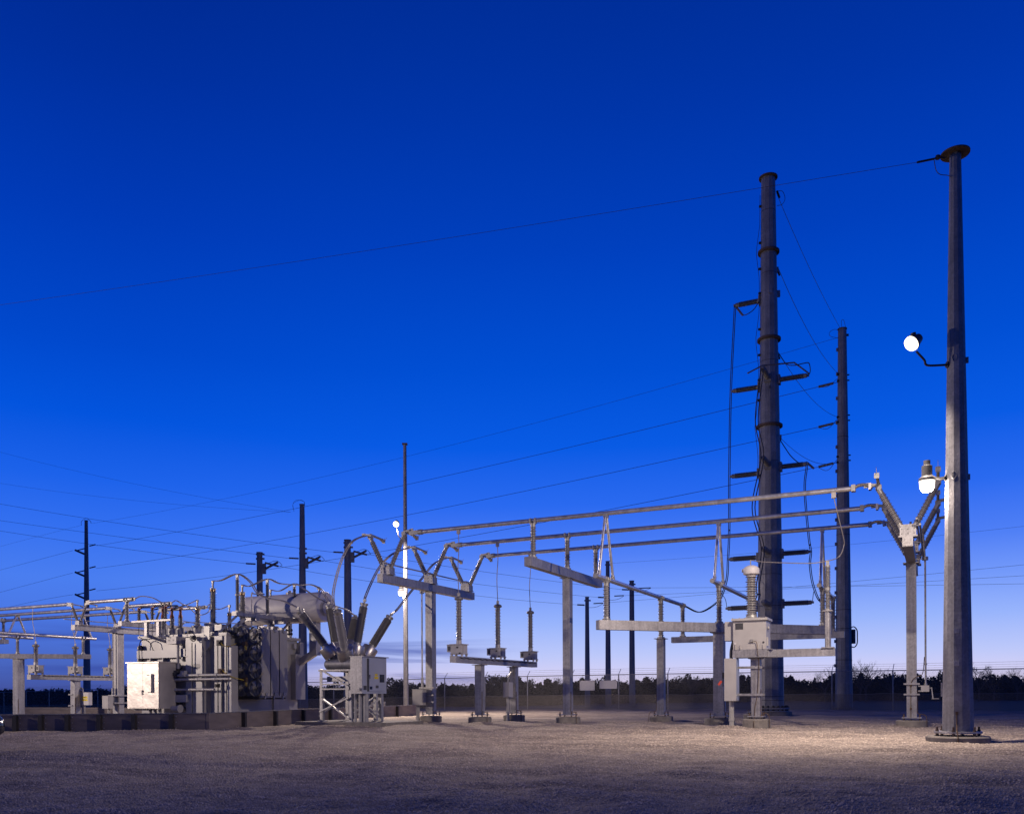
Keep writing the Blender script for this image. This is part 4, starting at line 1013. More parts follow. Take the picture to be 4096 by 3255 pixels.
gc_ = 'wires from the middle distance poles to the right edge'
line('faint top wire from the tallest middle distance pole to the right edge', P(2444, 2252, d3), P(4500, 2056, 80), (3407, 2176), 0.010, group=gc_)
line('steepest of the three low conductors running to the right edge', P(2412, 2411, d3), P(4500, 2216, 80), (3407, 2325), 0.013, group=gc_)
line('middle of the three low conductors running to the right edge', P(2495, 2381, d3), P(4500, 2275, 80), (3407, 2341), 0.013, group=gc_)
line('flattest of the three low conductors running to the right edge', P(2603, 2350, d3), P(4500, 2326, 80), (3407, 2344), 0.013, group=gc_)
# pole C to D
gd = 'wires between the two big poles'
line('thin wire from the top of the thickest pole down to the outer pole top', P(3107, 775, dc), P(3361, 1313, dd), (3220, 1035), 0.012, group=gd)
line('second wire from the thickest pole curving down to the outer pole', P(3114, 1075, dc), P(3354, 1496, dd), (3224, 1310), 0.013, group=gd)
line('third wire from the thickest pole curving down to the outer pole', P(3114, 1409, dc), P(3354, 1668, dd), (3224, 1570), 0.013, group=gd)
line('lowest wire from the thickest pole curving down to the outer pole', P(3116, 1745, dc), P(3330, 1852, dd), (3205, 1822), 0.013, group=gd)
for py in (765, 1075, 1409, 1745):
    m = MB(); a_ = P(3108, py, dc); m.cyl(a_, P(3118, py+26, dc+0.3), 0.05, n=6); m.build('dead_end_clamp', 'iron', pC, True)
wthing('jumper_cable', 'curved jumper cable from the thickest pole to its bent tube frame', 'cable', [P(3116, 1415, dc), P(3145, 1455, dc-0.4), P(3177, 1461, dc-1), P(3215, 1453, dc-1), P(3235, 1452, dc-1), P(3241, 1475, dc-0.8), R1+UP*0.1+DX*0.1], 0.022)
wthing('jumper_cable', 'curved jumper cable from the thickest pole to its lower right insulator', 'cable', [P(3116, 1752, dc), P(3140, 1790, dc-0.2), P(3165, 1825, dc), P(3200, 1853, dc), R2+UP*0.1], 0.022)
tq = P(3256, 1874, dep(R2))
m = MB(); m.bar(R2+UP*0.06, tq, 0.05, 0.09); m.build('spur_arm', 'galvpole', pC, True)
tq1 = P(2972, 1262, dep(I1))
m = MB(); m.bar(I1, tq1, 0.05, 0.09); m.build('spur_arm', 'galvpole', pC, True)
wthing('jumper_cable', 'drooping jumper cable below the topmost left insulator of the thickest pole', 'cable', [tq1, P(2988, 1257, dc), P(3015, 1238, dc), P(3036, 1206, dc)], 0.02)

# ------------------------------------------------------------------ lamp mast by the breaker
dm = 48.0
bm = P(1624, 2774, dm); zm1 = P(1620, 1778, dm).z
pm = thing('lamp_mast', (bm.x, bm.y, 0), 'slim square lamp mast with two lit lamps rising behind the centre switches', 'pole')
m = MB()
n = 8
m.lathe((bm.x, bm.y, 0.0), UP, [(0.15, 0), (0.09, zm1)], 8); m.sm = [False]*len(m.sm); m.build('shaft', 'galvpole', pm, True)
m = MB(); m.box((bm.x, bm.y, zm1+0.03), (0.28, 0.28, 0.06), rz=A); m.build('cap_plate', 'rust', pm, True)
l3 = P(1584, 2096, dm-1.3); aim3 = V((0.15, -0.22, -0.95))
lamp(pm, l3, [P(1588, 2110, dm-1.25), P(1592, 2138, dm-1.1), P(1600, 2150, dm-0.8), P(1616, 2152, dm)], 'flood', 14500, aim=aim3, spot=168, rr=0.16, gaim=V((0.1, -0.75, -0.55)))
l4 = P(1604, 2372, dm)
lamp(pm, l4, [l4+UP*0.30, P(1609, 2350, dm), P(1617, 2350, dm)], 'down', 900)
# yard lamp mast standing out of the picture on the left, lighting the transformer front
pw = V((-44.5, 5.0, -0.25))
tw = thing('lamp_mast', pw, 'plain lamp mast with one floodlight, standing by the parked car', 'pole')
m = MB(); m.lathe(pw, UP, [(0.2, 0), (0.12, 8.0)], 8); m.sm = [False]*len(m.sm); m.build('shaft', 'galvpole', tw, True)
l5 = pw+V((0.5, 0.8, 7.0))
lamp(tw, l5, [l5-V((0, 0.15, 0.1)), l5-V((-0.1, 0.4, 0.3)), pw+UP*6.4], 'flood', 20000, aim=V((0.70, 0.68, -0.28)), spot=130, rr=0.45)

exec_parts = True
# ------------------------------------------------------------------ containment wall
W1 = G(833, 2918)
W0 = P(-260, 2774, 26.6); W0.z = 0; Wp = P(0, 2774, 26.6)
W2 = G(1664, 2858)
W1.z = 0; W2.z = 0
def on_seg(px, a, b):
    r = ray(px, 2774); # horizontal intersection of ray with line ab
    ax, ay = a.x, a.y; dx, dy = b.x-a.x, b.y-a.y
    den = r.x*dy - r.y*dx
    t = (ax*dy - ay*dx)/den
    return V((r.x*t, r.y*t, 0))
wz0 = -0.06; wh = 0.55
tw_ = thing('containment_wall', (W1.x, W1.y, 0), 'long low brown containment wall with dark steel posts round the transformer', 'wall')
def wall_run(a, b, pxs, name='panel'):
    pts = [a]+[on_seg(px, a, b) for px in pxs]+[b]
    d = (b-a).normalized(); nrm = V((d.y, -d.x, 0))
    if nrm.dot(cam_loc-a) < 0: nrm = -nrm
    for i in range(len(pts)-1):
        p, q = pts[i], pts[i+1]
        zb_ = (gz(p.x)+gz(q.x))/2
        m = MB(); m.bar(V((p.x, p.y, (zb_+wz0+wh+wz0)/2+0.0)), V((q.x, q.y, (zb_+wz0+wh+wz0)/2)), 0.05, wh-wz0)
        m.build(name, 'wall', tw_, True)
        m = MB(); m.bar(V((p.x, p.y, zb_+wh-0.035))+d*0.02, V((q.x, q.y, zb_+wh-0.035))-d*0.02, 0.10, 0.02); m.build('top_rail', 'galvpole', tw_, True)
    for i, p in enumerate(pts[1:-1]):
        g = gz(p.x)
        m = MB(); c = V((p.x, p.y, g+wh/2-0.06)) + nrm*0.09
        m.box(c, (0.12, 0.14, wh+0.02), rz=math.atan2(d.y, d.x)); m.build('post', 'iron', tw_, True)
        m = MB()
        for s in (-1,):
            for k in range(3): cc_ = V((p.x, p.y, g+0.08+0.17*k))+d*s*0.12*-1+nrm*0.03; m.cyl(cc_, cc_+nrm*0.02, 0.018, n=6)
        m.build('bolt_row', 'galv', tw_, True)
wall_run(W0, W1, [-120, 67, 169, 275, 402, 540, 690])
wall_run(W1, W2, [966, 1093, 1206, 1314, 1410, 1504, 1583])
wall_run(V((-46, 31.4, 0)), V((-22.9, 31.4, 0)), [])
m = MB(); m.box((W1.x, W1.y, wh/2-0.05), (0.09, 0.09, wh+0.02), rz=0.4); m.build('corner_post', 'wall', tw_, True)
for px in (1515, 1542, 1565):
    q = on_seg(px, W1, W2); q = q + V((-0.8, 0.6, 0))
    m = MB(); m.cyl((q.x, q.y, 0), (q.x, q.y, 0.68), 0.045, n=8); m.cyl((q.x, q.y, 0.60), (q.x, q.y, 0.70), 0.055, n=8); o = m.build('pipe_stub', 'pvc'); tag(o, {1515: 'leftmost', 1542: 'middle', 1565: 'rightmost'}[px]+' of three small pale pipe stubs behind the containment wall', 'pipe', 'pipe stubs behind the wall')
# ------------------------------------------------------------------ power transformer
TX0, TX1, TY0, TY1 = -28.3, -23.85, 24.6, 28.6
gT = gz(-26); TZ = 3.37
tr = thing('power_transformer', (-26, 26.6, gT), 'big grey power transformer with fans, radiators, tall bushings and a round oil tank', 'transformer')
m = MB(); m.bx(TX0, TX1, TY0, TY1, gT+0.1, TZ-0.04); m.build('tank', 'tankp', tr, True)
m = MB(); m.bx(TX0-0.1, TX1+0.1, TY0-0.1, TY1+0.1, TZ-0.04, TZ+0.02); m.bx(TX0-0.1, TX1+0.1, TY0-0.1, TY1+0.1, TZ-0.09, TZ-0.045); m.build('tank_lid', 'tankp', tr, True)
m = MB()
for x in np.arange(TX0, TX1, 0.16): m.cyl((x, TY0-0.06, TZ-0.10), (x, TY0-0.06, TZ+0.05), 0.014, n=6)
for y in np.arange(TY0, TY1, 0.16): m.cyl((TX1+0.06, y, TZ-0.10), (TX1+0.06, y, TZ+0.05), 0.014, n=6)
m.build('lid_bolt', 'galv', tr, True)
m = MB(); m.bx(TX0-0.2, TX1+0.15, TY0+0.3, TY1-0.3, gT-0.3, gT+0.1); m.build('base', 'concrete', tr, True)
def fx(px, y): return AY(px, 2700, y).x
def fz(py, y, px=700): return AY(px, py, y).z
# raised turret portion
yb_ = TY0-0.42
a, b = fx(743, yb_), fx(808, yb_)
m = MB(); m.bx(a, b, yb_, TY0+0.005, gT+0.12, TZ-0.15); m.build('tap_changer_box', 'tankp', tr, True)
m = MB()
for zz_ in (0.85, 1.75, 2.55):
    for xx in (a+0.04, b-0.04): m.cyl((xx, yb_-0.02, gT+zz_), (xx, yb_, gT+zz_), 0.018, n=6)
m.build('bolt_head', 'galv', tr, True)
for p0, p1, dy in ((858, 888, 0.30), (889, 905, 0.24), (909, 925, 0.34)):
    m = MB(); m.bx(fx(p0, TY0-dy), fx(p1, TY0-dy), TY0-dy, TY0+0.004, gT+0.12, TZ-0.12 if p0 < 900 else TZ-0.5); m.build('stiffener', 'tankp', tr, True)
m = MB(); m.bx(TX0-0.02, fx(740, TY0-0.22), TY0-0.22, TY0+0.003, fz(2630, TY0), fz(2598, TY0)); m.build('stiffener', 'tankp', tr, True)
m = MB(); m.bx(fx(700, TY0-0.3), fx(740, TY0-0.3), TY0-0.30, TY0-0.223, fz(2628, TY0), fz(2596, TY0)); m.build('cover_box', 'tankp', tr, True)
for px in (615, 665):
    m = MB(); m.bx(fx(px, TY0), fx(px, TY0)+0.04, TY0-0.2, TY0+0.004, gT+0.6, fz(2630, TY0)); m.build('stiffener', 'tankp', tr, True)
# lugs
for (px, py) in ((561, 2593), (561, 2640), (738, 2583), (738, 2632)):
    m = MB(); c = AY(px, py, TY0-0.12)
    m.lathe(c, DX, [(0.13, -0.03), (0.13, 0.03)], 18); m.box(c+V((0, 0.12, 0)), (0.06, 0.24, 0.2)); m.cyl(c-DX*0.05, c+DX*0.05, 0.05, n=12); m.build('lifting_lug', 'tankp', tr, True)
# manhole
c = AY(833, 2572, TY0-0.02)
m = MB(); m.cyl(c, c-DY*0.16, 0.24, n=28); m.cyl(c-DY*0.16, c-DY*0.22, 0.28, n=28); m.bx(c.x-0.36, c.x+0.30, TY0-0.03, TY0+0.002, c.z-0.36, c.z+0.42); m.build('manhole', 'tankp', tr, True)
# front control cabinet (bright steel)
yc = 23.3
x0, x1 = fx(510, yc), fx(637, yc); z0, z1 = AY(573, 2833, yc).z, AY(573, 2651, yc).z
m = MB(); m.bx(x0, x1, yc, yc+0.78, z0, z1); cb_ = m.build('control_cabinet', 'sheet', tr, True)
m = MB(); m.bx(x0-0.05, x1+0.04, yc-0.06, yc+0.84, z1+0.0, z1+0.045); m.build('roof', 'sheet', cb_, True)
xm_ = fx(573, yc)
for a, b in ((x0+0.015, xm_-0.006), (xm_+0.006, x1-0.015)):
    m = MB(); m.bx(a, b, yc-0.024, yc-0.001, z0+0.02, z1-0.02); m.build('door', 'sheet', cb_, True)
m = MB(); hx = fx(590, yc); hx2 = fx(613, yc); m.bx(hx, hx2, yc-0.11, yc-0.025, AY(600, 2767, yc).z, AY(600, 2694, yc).z); m.build('document_box', 'sheet', cb_, True)
m = MB(); m.bx(hx+0.08, hx2-0.08, yc-0.116, yc-0.111, AY(600, 2700, yc).z, AY(600, 2697, yc).z); m.build('nameplate', 'darkp', cb_, True)
m = MB(); h = AY(568, 2762, yc-0.05); m.cyl(h, h-UP*0.13, 0.016, n=6); m.box(h, (0.05, 0.06, 0.05)); m.cyl(h-UP*0.13-DX*0.03, h-UP*0.13+DX*0.03, 0.014, n=6); m.build('handle', 'galv', cb_, True)
m = MB()
for z in (z0+0.1, z1-0.1): m.bx(x0+0.3, x1-0.2, yc+0.781, TY0-0.001, z-0.05, z+0.05)
m.build('bracket', 'galv', cb_, True)
m = MB()
for k in range(3): xx = x0+0.75+k*0.25; m.cyl((xx, yc+0.4, gT-0.1), (xx, yc+0.4, z0), 0.06, n=10)
m.bx(x0+0.1, x0+0.7, yc+0.2, yc+0.6, z0-0.07, z0-0.001)
m.build('conduit', 'pvc', cb_, True)
# marshalling box 
y_ = 24.0
x0, x1 = fx(666, y_), fx(705, y_); z0, z1 = AY(690, 2574, y_).z, AY(690, 2545, y_).z
m = MB(); m.bx(x0, x1, y_, TY0+0.003, z0, z1); mb_ = m.build('terminal_box', 'paint', tr, True)
text_mesh('8A', 0.09, (x0+0.16, y_-0.003, (z0+z1)/2), R_NEGY, 'darkp', mb_); text_mesh('9A', 0.09, (x1-0.14, y_-0.003, (z0+z1)/2), R_NEGY, 'darkp', mb_)
m = MB(); xx = fx(696, y_); m.cyl((xx, y_+0.2, AY(696, 2668, y_).z), (xx, y_+0.2, z0), 0.05, n=10); m.cyl((xx, y_+0.2, AY(696, 2668, y_).z-0.05), (xx, y_+0.2, AY(696, 2650, y_).z), 0.09, n=10); m.build('conduit', 'pvc', mb_, True)
text = 'control cabinet'
for px0, px1, py, r in ((640, 925, 2700, 0.05), (640, 915, 2716, 0.045), (640, 858, 2756, 0.045)):
    y_ = 24.05; pa, pb2 = AY(px0, py+2, y_), AY(px1, py, y_); pb2.z = pa.z
    m = MB(); m.cyl(pa, pb2, r, n=10)
    for f in (0.3, 0.55, 0.8): c = pa+(pb2-pa)*f; m.cyl(c-DX*0.05, c+DX*0.05, r*1.35, n=10)
    m.build('conduit', 'paint', tr, True)
for px, py, s, mm, y_ in ((730, 2693, 0.2, 'paint', 23.95), (881, 2683, 0.17, 'rust', 23.98), (874, 2570, 0.19, 'iron', 23.98), (766, 2549, 0.15, 'darkp', 23.95), (865, 2741, 0.12, 'iron', 23.98), (697, 2695, 0.25, 'darkp', 23.98)):
    c = AY(px, py, y_); m = MB(); m.box(c+DY*0.06, (s, 0.14, s*1.1)); m.box(c-DY*0.03, (s*0.6, 0.05, s*0.5)); m.build('junction_box', mm, tr, True)
for px in (765, 868, 883):
    c0_, c1_ = AY(px, 2570, 24.05), AY(px, 2835, 24.05); m = MB(); m.cyl((c1_.x, 24.1, gT+0.05), (c1_.x, 24.1, c0_.z), 0.022, n=8); m.build('conduit', 'darkp', tr, True)
x0, x1 = fx(690, 24.0), fx(740, 24.0)
m = MB(); m.bx(x0, x1, 24.05, TY0+0.003, AY(700, 2807, 24.0).z, AY(700, 2778, 24.0).z); m.build('cover_box', 'paint', tr, True)
m = MB(); c = AY(706, 2833, 23.9); m.cyl(c-DX*0.2, c+DX*0.15, 0.11, n=16); m.cyl(c-DX*0.15, c+DY*0.7-DX*0.15, 0.07, n=12); m.cyl(c+DX*0.15, c+DX*0.2, 0.15, n=16); m.build('drain_valve', 'paint', tr, True)
for k, (py, w) in enumerate(((2657, 0.35), (2662, 0.38), (2667, 0.33), (2671, 0.3))):
    c = AY(786, py, yb_-0.002)
    m = MB()
    for j in range(7):
        m.box(c+DX*(-w/2+w*j/6.5+0.012), (w/9, 0.002, 0.028))
    m.build('stencilled_text', 'darkp', tr, True)
m = MB(); m.tube(spline([AY(558, 2640, 24.3), AY(556, 2600, 24.3), AY(562, 2565, 24.3), AY(580, 2558, 24.3), AY(600, 2570, 24.3), AY(613, 2600, 24.35)], 6), 0.018, 6); m.tube(spline([AY(760, 2520, 24.1), AY(775, 2535, 24.0), AY(785, 2552, 24.0), AY(775, 2564, 24.0), AY(764, 2558, 24.0)], 6), 0.018, 6); m.build('hanging_cable', 'black', tr, True)
for pts in (((881, 2568, 24.0), (893, 2580, 24.0), (915, 2584, 24.2), (945, 2572, 24.85)), ((890, 2680, 24.0), (905, 2693, 24.0), (930, 2707, 24.3), (975, 2719, 24.7)), ((981, 2582, 24.75), (980, 2592, 24.72), (985, 2598, 24.72), (984, 2586, 24.72)), ((983, 2728, 24.75), (982, 2738, 24.72), (987, 2742, 24.72), (986, 2730, 24.72))):
    m = MB(); m.tube(spline([AY(*q) for q in pts], 6), 0.014, 5); m.build('yellow_cable', 'ycab', tr, True)
# radiators: three banks of flat plates facing +X
RX0, RX1 = TX1+0.12, -22.62
rz1 = AX(1048, 2512, RX1).z; rz0 = AX(1048, 2781, RX1).z
ys = [AX(px, 2774, RX1).y for px in (1048.5, 1079.5, 1084, 1114.5, 1119.5, 1149)]
for k in range(3):
    ya_, yb2 = ys[2*k], ys[2*k+1]
    m = MB(); x = RX0+0.03
    while x < RX1-0.02: m.bx(x, x+0.018, ya_, yb2, rz0, rz1); x += 0.075
    # outermost plate with pressed channels
    m.bx(RX1-0.02, RX1, ya_, yb2, rz0, rz1)
    nch = 7; w = (yb2-ya_)/nch
    for j in range(nch):
        y = ya_+w*(j+0.5); m.bx(RX1, RX1+0.02, y-w*0.36, y+w*0.36, rz0+0.10, rz1-0.10)
    rd = m.build('radiator', 'paint', tr, True)
    m = MB(); y = (ya_+yb2)/2
    for z in (rz0+0.06, rz1-0.06): m.cyl((RX0-0.12, y, z), (RX1+0.02, y, z), 0.05, n=10); m.cyl((RX1+0.0, y, z), (RX1+0.05, y, z), 0.065, n=10)
    m.box((RX1-0.2, y, rz1+0.05), (0.3, 0.05, 0.12)); m.box((RX1-0.05, y, rz0-0.06), (0.05, 0.06, 0.12)); m.build('header_pipe', 'galv', rd, True)
m = MB(); m.bx(RX0-0.05, RX1-0.1, ys[0]-0.02, ys[5]+0.02, rz0-0.14, rz0-0.08); m.bx(RX0-0.05, RX1-0.1, ys[0]-0.05, ys[0]-0.01, rz0-0.1, rz0-0.02); m.build('radiator_shelf', 'iron', tr, True)
# backing so the bank reads dark between fins
# fans
FY = ys[0]-0.10
fr_ = 0.325
fan0 = None
def fan(c):
    f = MB(); f.lathe(c+DY*0.10, -DY, [(fr_, 0), (fr_, 0.10)], 28, caps=False); f.lathe(c, DY, [(fr_-0.012, 0), (fr_-0.012, 0.10)], 28, caps=False)
    fo = f.build('cooling_fan', 'fanb', tr, True)
    m = MB()
    for k in range(12):
        a = k*2*math.pi/12; pts = []
        for j in range(7):
            r = 0.06+(fr_-0.06)*j/6; aa = a+0.35*j/6; pts.append(c+V((r*math.cos(aa), -0.05*(1-(r/fr_)**2)*1.6, r*math.sin(aa))))
        m.tube(pts, 0.0035, 3)
    for rr in (0.22,): m.tube([c+V((rr*math.cos(t), -0.05*(1-(rr/fr_)**2)*1.6, rr*math.sin(t))) for t in np.linspace(0, 6.283, 25)], 0.0035, 3)
    m.build('guard', 'wire', fo, True)
    m = MB()
    for k in range(4):
        a = k*math.pi/2+0.4
        q = [c+DY*0.04+V((math.cos(a+da)*r, dy, math.sin(a+da)*r)) for r, da, dy in ((0.07, -0.3, 0.03), (0.29, -0.25, 0.04), (0.29, 0.35, -0.02), (0.07, 0.5, -0.02))]
        m.add(q+[v+DY*0.004 for v in q], [(0, 1, 2, 3), (7, 6, 5, 4), (0, 4, 5, 1), (1, 5, 6, 2), (2, 6, 7, 3), (3, 7, 4, 0)])
    m.build('blades', 'fanb', fo, True)
    m = MB(); m.cyl(c-DY*0.20, c-DY*0.02, 0.062, n=14); m.box(c-DY*0.12+UP*0.07, (0.08, 0.10, 0.04)); m.cyl(c-DY*0.02, c+DY*0.06, 0.04, n=10); m.build('motor', 'tankm', fo, True)
for px in (967, 1021):
    for py in (2537, 2608, 2679, 2750): fan(AY(px, py, FY))
for px, py in ((979, 2574), (981, 2717)):
    c = AY(px, py, FY-0.08); m = MB(); m.box(c, (0.16, 0.12, 0.16)); m.build('junction_box', 'rust', tr, True)
m = MB(); fx0, fx1 = AY(940, 2700, FY+0.03).x, AY(1047, 2700, FY+0.03).x
for px in (941, 994, 1046): x = AY(px, 2700, FY+0.07).x; m.bx(x-0.015, x+0.015, FY+0.06, FY+0.09, rz0, rz1)
m.build('fan_frame', 'fanb', tr, True)
# dense fin edges behind the fans
m = MB(); x = fx0+0.02
while x < RX1-0.03: m.bx(x, x+0.016, ys[0]-0.004, ys[0]+0.3, rz0, rz1-0.01); x += 0.052
m.build('fin_edges', 'fanb', tr, True)
# bushings
def bushing(name, x, y, z0, z1, rs, n, top='amber', boot=None, turret=None, lean=None, m_='porc'):
    m = MB(); m.lathe((x, y, z0), UP, sheds(rs*0.62, rs, z1-z0, n), 16); o = m.build(name, m_, tr, True)
    if top: m = MB(); m.cyl((x, y, z1), (x, y, z1+0.08), rs*0.8, n=14); m.build('sight_glass', 'amber', o, True); z1 += 0.08
    m = MB(); m.cyl((x, y, z1), (x, y, z1+0.05), rs*0.85, n=14); m.cyl((x, y, z1+0.05), (x, y, z1+0.28), rs*0.3, n=8); m.box((x, y, z1+0.30), (0.09, 0.06, 0.1))
    m.cyl((x, y, z0-0.06), (x, y, z0), rs*1.2, n=14); m.build('end_fitting', 'cast', o, True)
    if turret: m = MB(); m.cyl((x, y, turret[0]), (x, y, z0-0.06), turret[1], n=24); m.cyl((x, y, z0-0.12), (x, y, z0-0.05), turret[1]+0.05, n=24); m.build('turret', 'tankp', o, True)
    return V((x, y, z1+0.34))
HX = -25.1
hb = []
for px, pyb, pyt in ((852, 2489, 2366), (970, 2497, 2380), (1083, 2500, 2398)):
    p = AX(px, pyb, HX); q = AX(px, pyt, HX)
    hb.append(bushing('high_voltage_bushing', HX, p.y, p.z, q.z, 0.135, 25, turret=(TZ+0.02, 0.28)))
p = AX(918, 2510, HX+0.1); pz = AX(918, 2460, HX+0.1).z
LVX = -27.7
lb = []
for px, py0, py1 in ((652, 2516, 2470), (688, 2514, 2470), (722, 2512, 2470)):
    p = AX(px, py0, LVX); z0 = p.z; z1 = AX(px, py1, LVX).z
    m = MB(); m.lathe((LVX, p.y, z0), UP, sheds(0.07, 0.125, z1-z0, 8), 16); o = m.build('low_voltage_bushing', 'porc', tr, True)
    m = MB(); m.cyl((LVX, p.y, z1), (LVX, p.y, z1+0.12), 0.09, 0.07, n=12); m.cyl((LVX, p.y, z1+0.1), (LVX, p.y, z1+0.42), 0.055, n=10); m.cyl((LVX, p.y, z1+0.36), (LVX+0.1, p.y, z1+0.40), 0.05, n=10); m.build('rubber_boot', 'red', o, True)
    m = MB(); m.cyl((LVX, p.y, TZ+0.02), (LVX, p.y, z0), 0.17, n=18); m.build('turret', 'tankp', o, True)
    lb.append(V((LVX, p.y, z1+0.44)))
for px, y_, pyb, pyt, rs in ((790, 26.3, 2498, 2440, 0.12), (918, 26.0, 2512, 2462, 0.10)):
    p = AY(px, pyb, y_); q = AY(px, pyt, y_)
    b_ = bushing('neutral_bushing', p.x, y_, p.z, q.z, rs, 9, turret=(TZ+0.02, 0.19)); lb.append(b_)
# lid clutter
m = MB()
c = AY(830, 2512, 25.0); m.tube([AY(730, 2490, 25.2), AY(800, 2488, 25.2), AY(850, 2492, 25.2), AY(915, 2492, 25.2), AY(960, 2493, 25.3)], 0.018, 6)
m.tube([AY(735, 2484, 25.4), AY(790, 2493, 25.2)], 0.02, 6); m.tube([AY(783, 2520, 25.0), AY(783, 2492, 25.0)], 0.02, 6); m.tube([AY(800, 2492, 25.0), AY(786, 2512, 25.0)], 0.02, 6)
m.tube([AY(907, 2492, 25.0), AY(907, 2515, 25.0)], 0.02, 6); m.tube([AY(700, 2514, 25.0), AY(740, 2490, 25.1)], 0.02, 6)
m.build('grounding_bar', 'galv', tr, True)
m = MB()
for px, s in ((880, 0.12), (895, 0.16), (940, 0.2), (745, 0.12), (760, 0.16), (640, 0.12), (850, 0.1)): c = AY(px, 2520, 24.9); m.cyl((c.x, 24.9, TZ+0.02), (c.x, 24.9, TZ+0.02+s), s*0.7, n=12)
m.build('lid_fitting', 'darkp', tr, True)
m = MB(); c = AY(884, 2509, 24.9); m.box(c, (0.35, 0.3, 0.22)); m.box(AY(828, 2530, 24.3), (0.28, 0.05, 0.5)); m.build('terminal_box', 'tankp', tr, True)
m = MB(); m.tube(spline([AY(893, 2509, 24.8), AY(905, 2522, 24.6), AY(925, 2530, 24.7), AY(945, 2545, 24.8)], 6), 0.035, 8); m.build('flexible_conduit', 'black', tr, True)
# arrester beam along Y and arresters
AXX = -23.7
pa = AX(936, 2453, AXX); pb3 = AX(1200, 2480, AXX); zb4 = (pa.z+pb3.z)/2
m = MB(); m.bx(AXX-0.12, AXX+0.12, pa.y, pb3.y, zb4-0.09, zb4+0.05); bmm = m.build('arrester_beam', 'galv', tr, True)
m = MB(); m.bar((AXX, pa.y+0.15, zb4-0.08), (AXX-0.5, pa.y-0.3, TZ), 0.08, 0.08); m.bar((AXX-0.1, pb3.y-0.5, zb4-0.08), (AXX-0.6, pb3.y-0.8, TZ), 0.08, 0.08)
m.bar((AXX-0.1, pa.y+0.7, zb4-0.12), (AXX-0.55, pa.y+0.2, TZ), 0.14, 0.14); m.bx(AXX-0.3, AXX+0.25, pa.y+0.9, pa.y+1.1, zb4-0.22, zb4-0.09); m.bx(AXX-0.3, AXX+0.25, pb3.y-1.3, pb3.y-1.1, zb4-0.22, zb4-0.09); m.build('brace', 'galv', bmm, True)
at = []
for px in (950, 1070, 1178):
    p = AX(px, 2460, AXX); z = zb4+0.05
    o = None
    for a, b in ((z+0.08, z+0.62), (z+0.68, z+1.22)):
        m = MB(); m.lathe((AXX, p.y, a), UP, sheds(0.05, 0.082, b-a, 14, 0.9), 14)
        if o is None: o = m.build('surge_arrester', 'porcd', tr, True)
        else: m.build('upper_section', 'porcd', o, True)
    m = MB(); m.box((AXX, p.y, z+0.02), (0.28, 0.24, 0.03)); m.cyl((AXX, p.y, z+0.02), (AXX, p.y, z+0.08), 0.08, n=12); m.cyl((AXX, p.y, z+0.62), (AXX, p.y, z+0.68), 0.085, n=12); m.cyl((AXX, p.y, z+1.22), (AXX, p.y, z+1.3), 0.06, n=12); m.box((AXX, p.y, z+1.36), (0.12, 0.05, 0.1)); m.build('fitting', 'cast', o, True)
    at.append(V((AXX, p.y, z+1.42)))
# low voltage arresters with boots on the front bracket
y_ = 23.95
pa = AY(535, 2481, y_); pb3 = AY(690, 2477, y_); zf_ = (pa.z+pb3.z)/2
m = MB(); m.bx(pa.x, pb3.x, y_-0.1, y_+0.1, zf_-0.07, zf_); bm2 = m.build('arrester_bracket', 'galv', tr, True)
m = MB()
for px in (587, 635): x = fx(px, y_); m.bx(x-0.07, x+0.07, y_-0.05, y_+0.05, AY(px, 2543, y_).z, zf_-0.07); m.bar((x, y_, AY(px, 2540, y_).z), (x+0.45, TY0, AY(px, 2556, y_).z-0.1), 0.12, 0.12)
m.build('leg', 'galv', bm2, True)
lt = []
for px in (557, 610, 663):
    x = fx(px, y_); m = MB(); m.lathe((x, y_, zf_+0.03), UP, sheds(0.045, 0.085, 0.36, 9), 14); o = m.build('surge_arrester', 'porcd', tr, True)
    m = MB(); m.cyl((x, y_, zf_+0.39), (x, y_, zf_+0.50), 0.055, n=10); m.cyl((x-0.01, y_, zf_+0.47), (x+0.14, y_, zf_+0.50), 0.04, n=8); m.build('rubber_boot', 'red', o, True)
    m = MB(); m.cyl((x, y_, zf_-0.01), (x, y_, zf_+0.03), 0.08, n=12); m.tube(spline([(x, y_, zf_-0.07), (x-0.01, y_, zf_-0.4), (x+0.03, y_, zf_-0.62), (x+0.18, y_, zf_-0.70)], 5), 0.012, 5); m.build('ground_lead', 'black', o, True)
    lt.append(V((x+0.12, y_, zf_+0.5)))
for i in range(3):
    q = lb[i]; m = MB(); m.tube(spline([lt[i], lt[i]+V((0.4, 0.1, 0.0)), (lt[i]+q)/2+UP*(-0.05), q+V((-0.3, -0.1, -0.1)), q], 6), 0.028, 6); m.build('arrester_lead', 'black', tr, True)
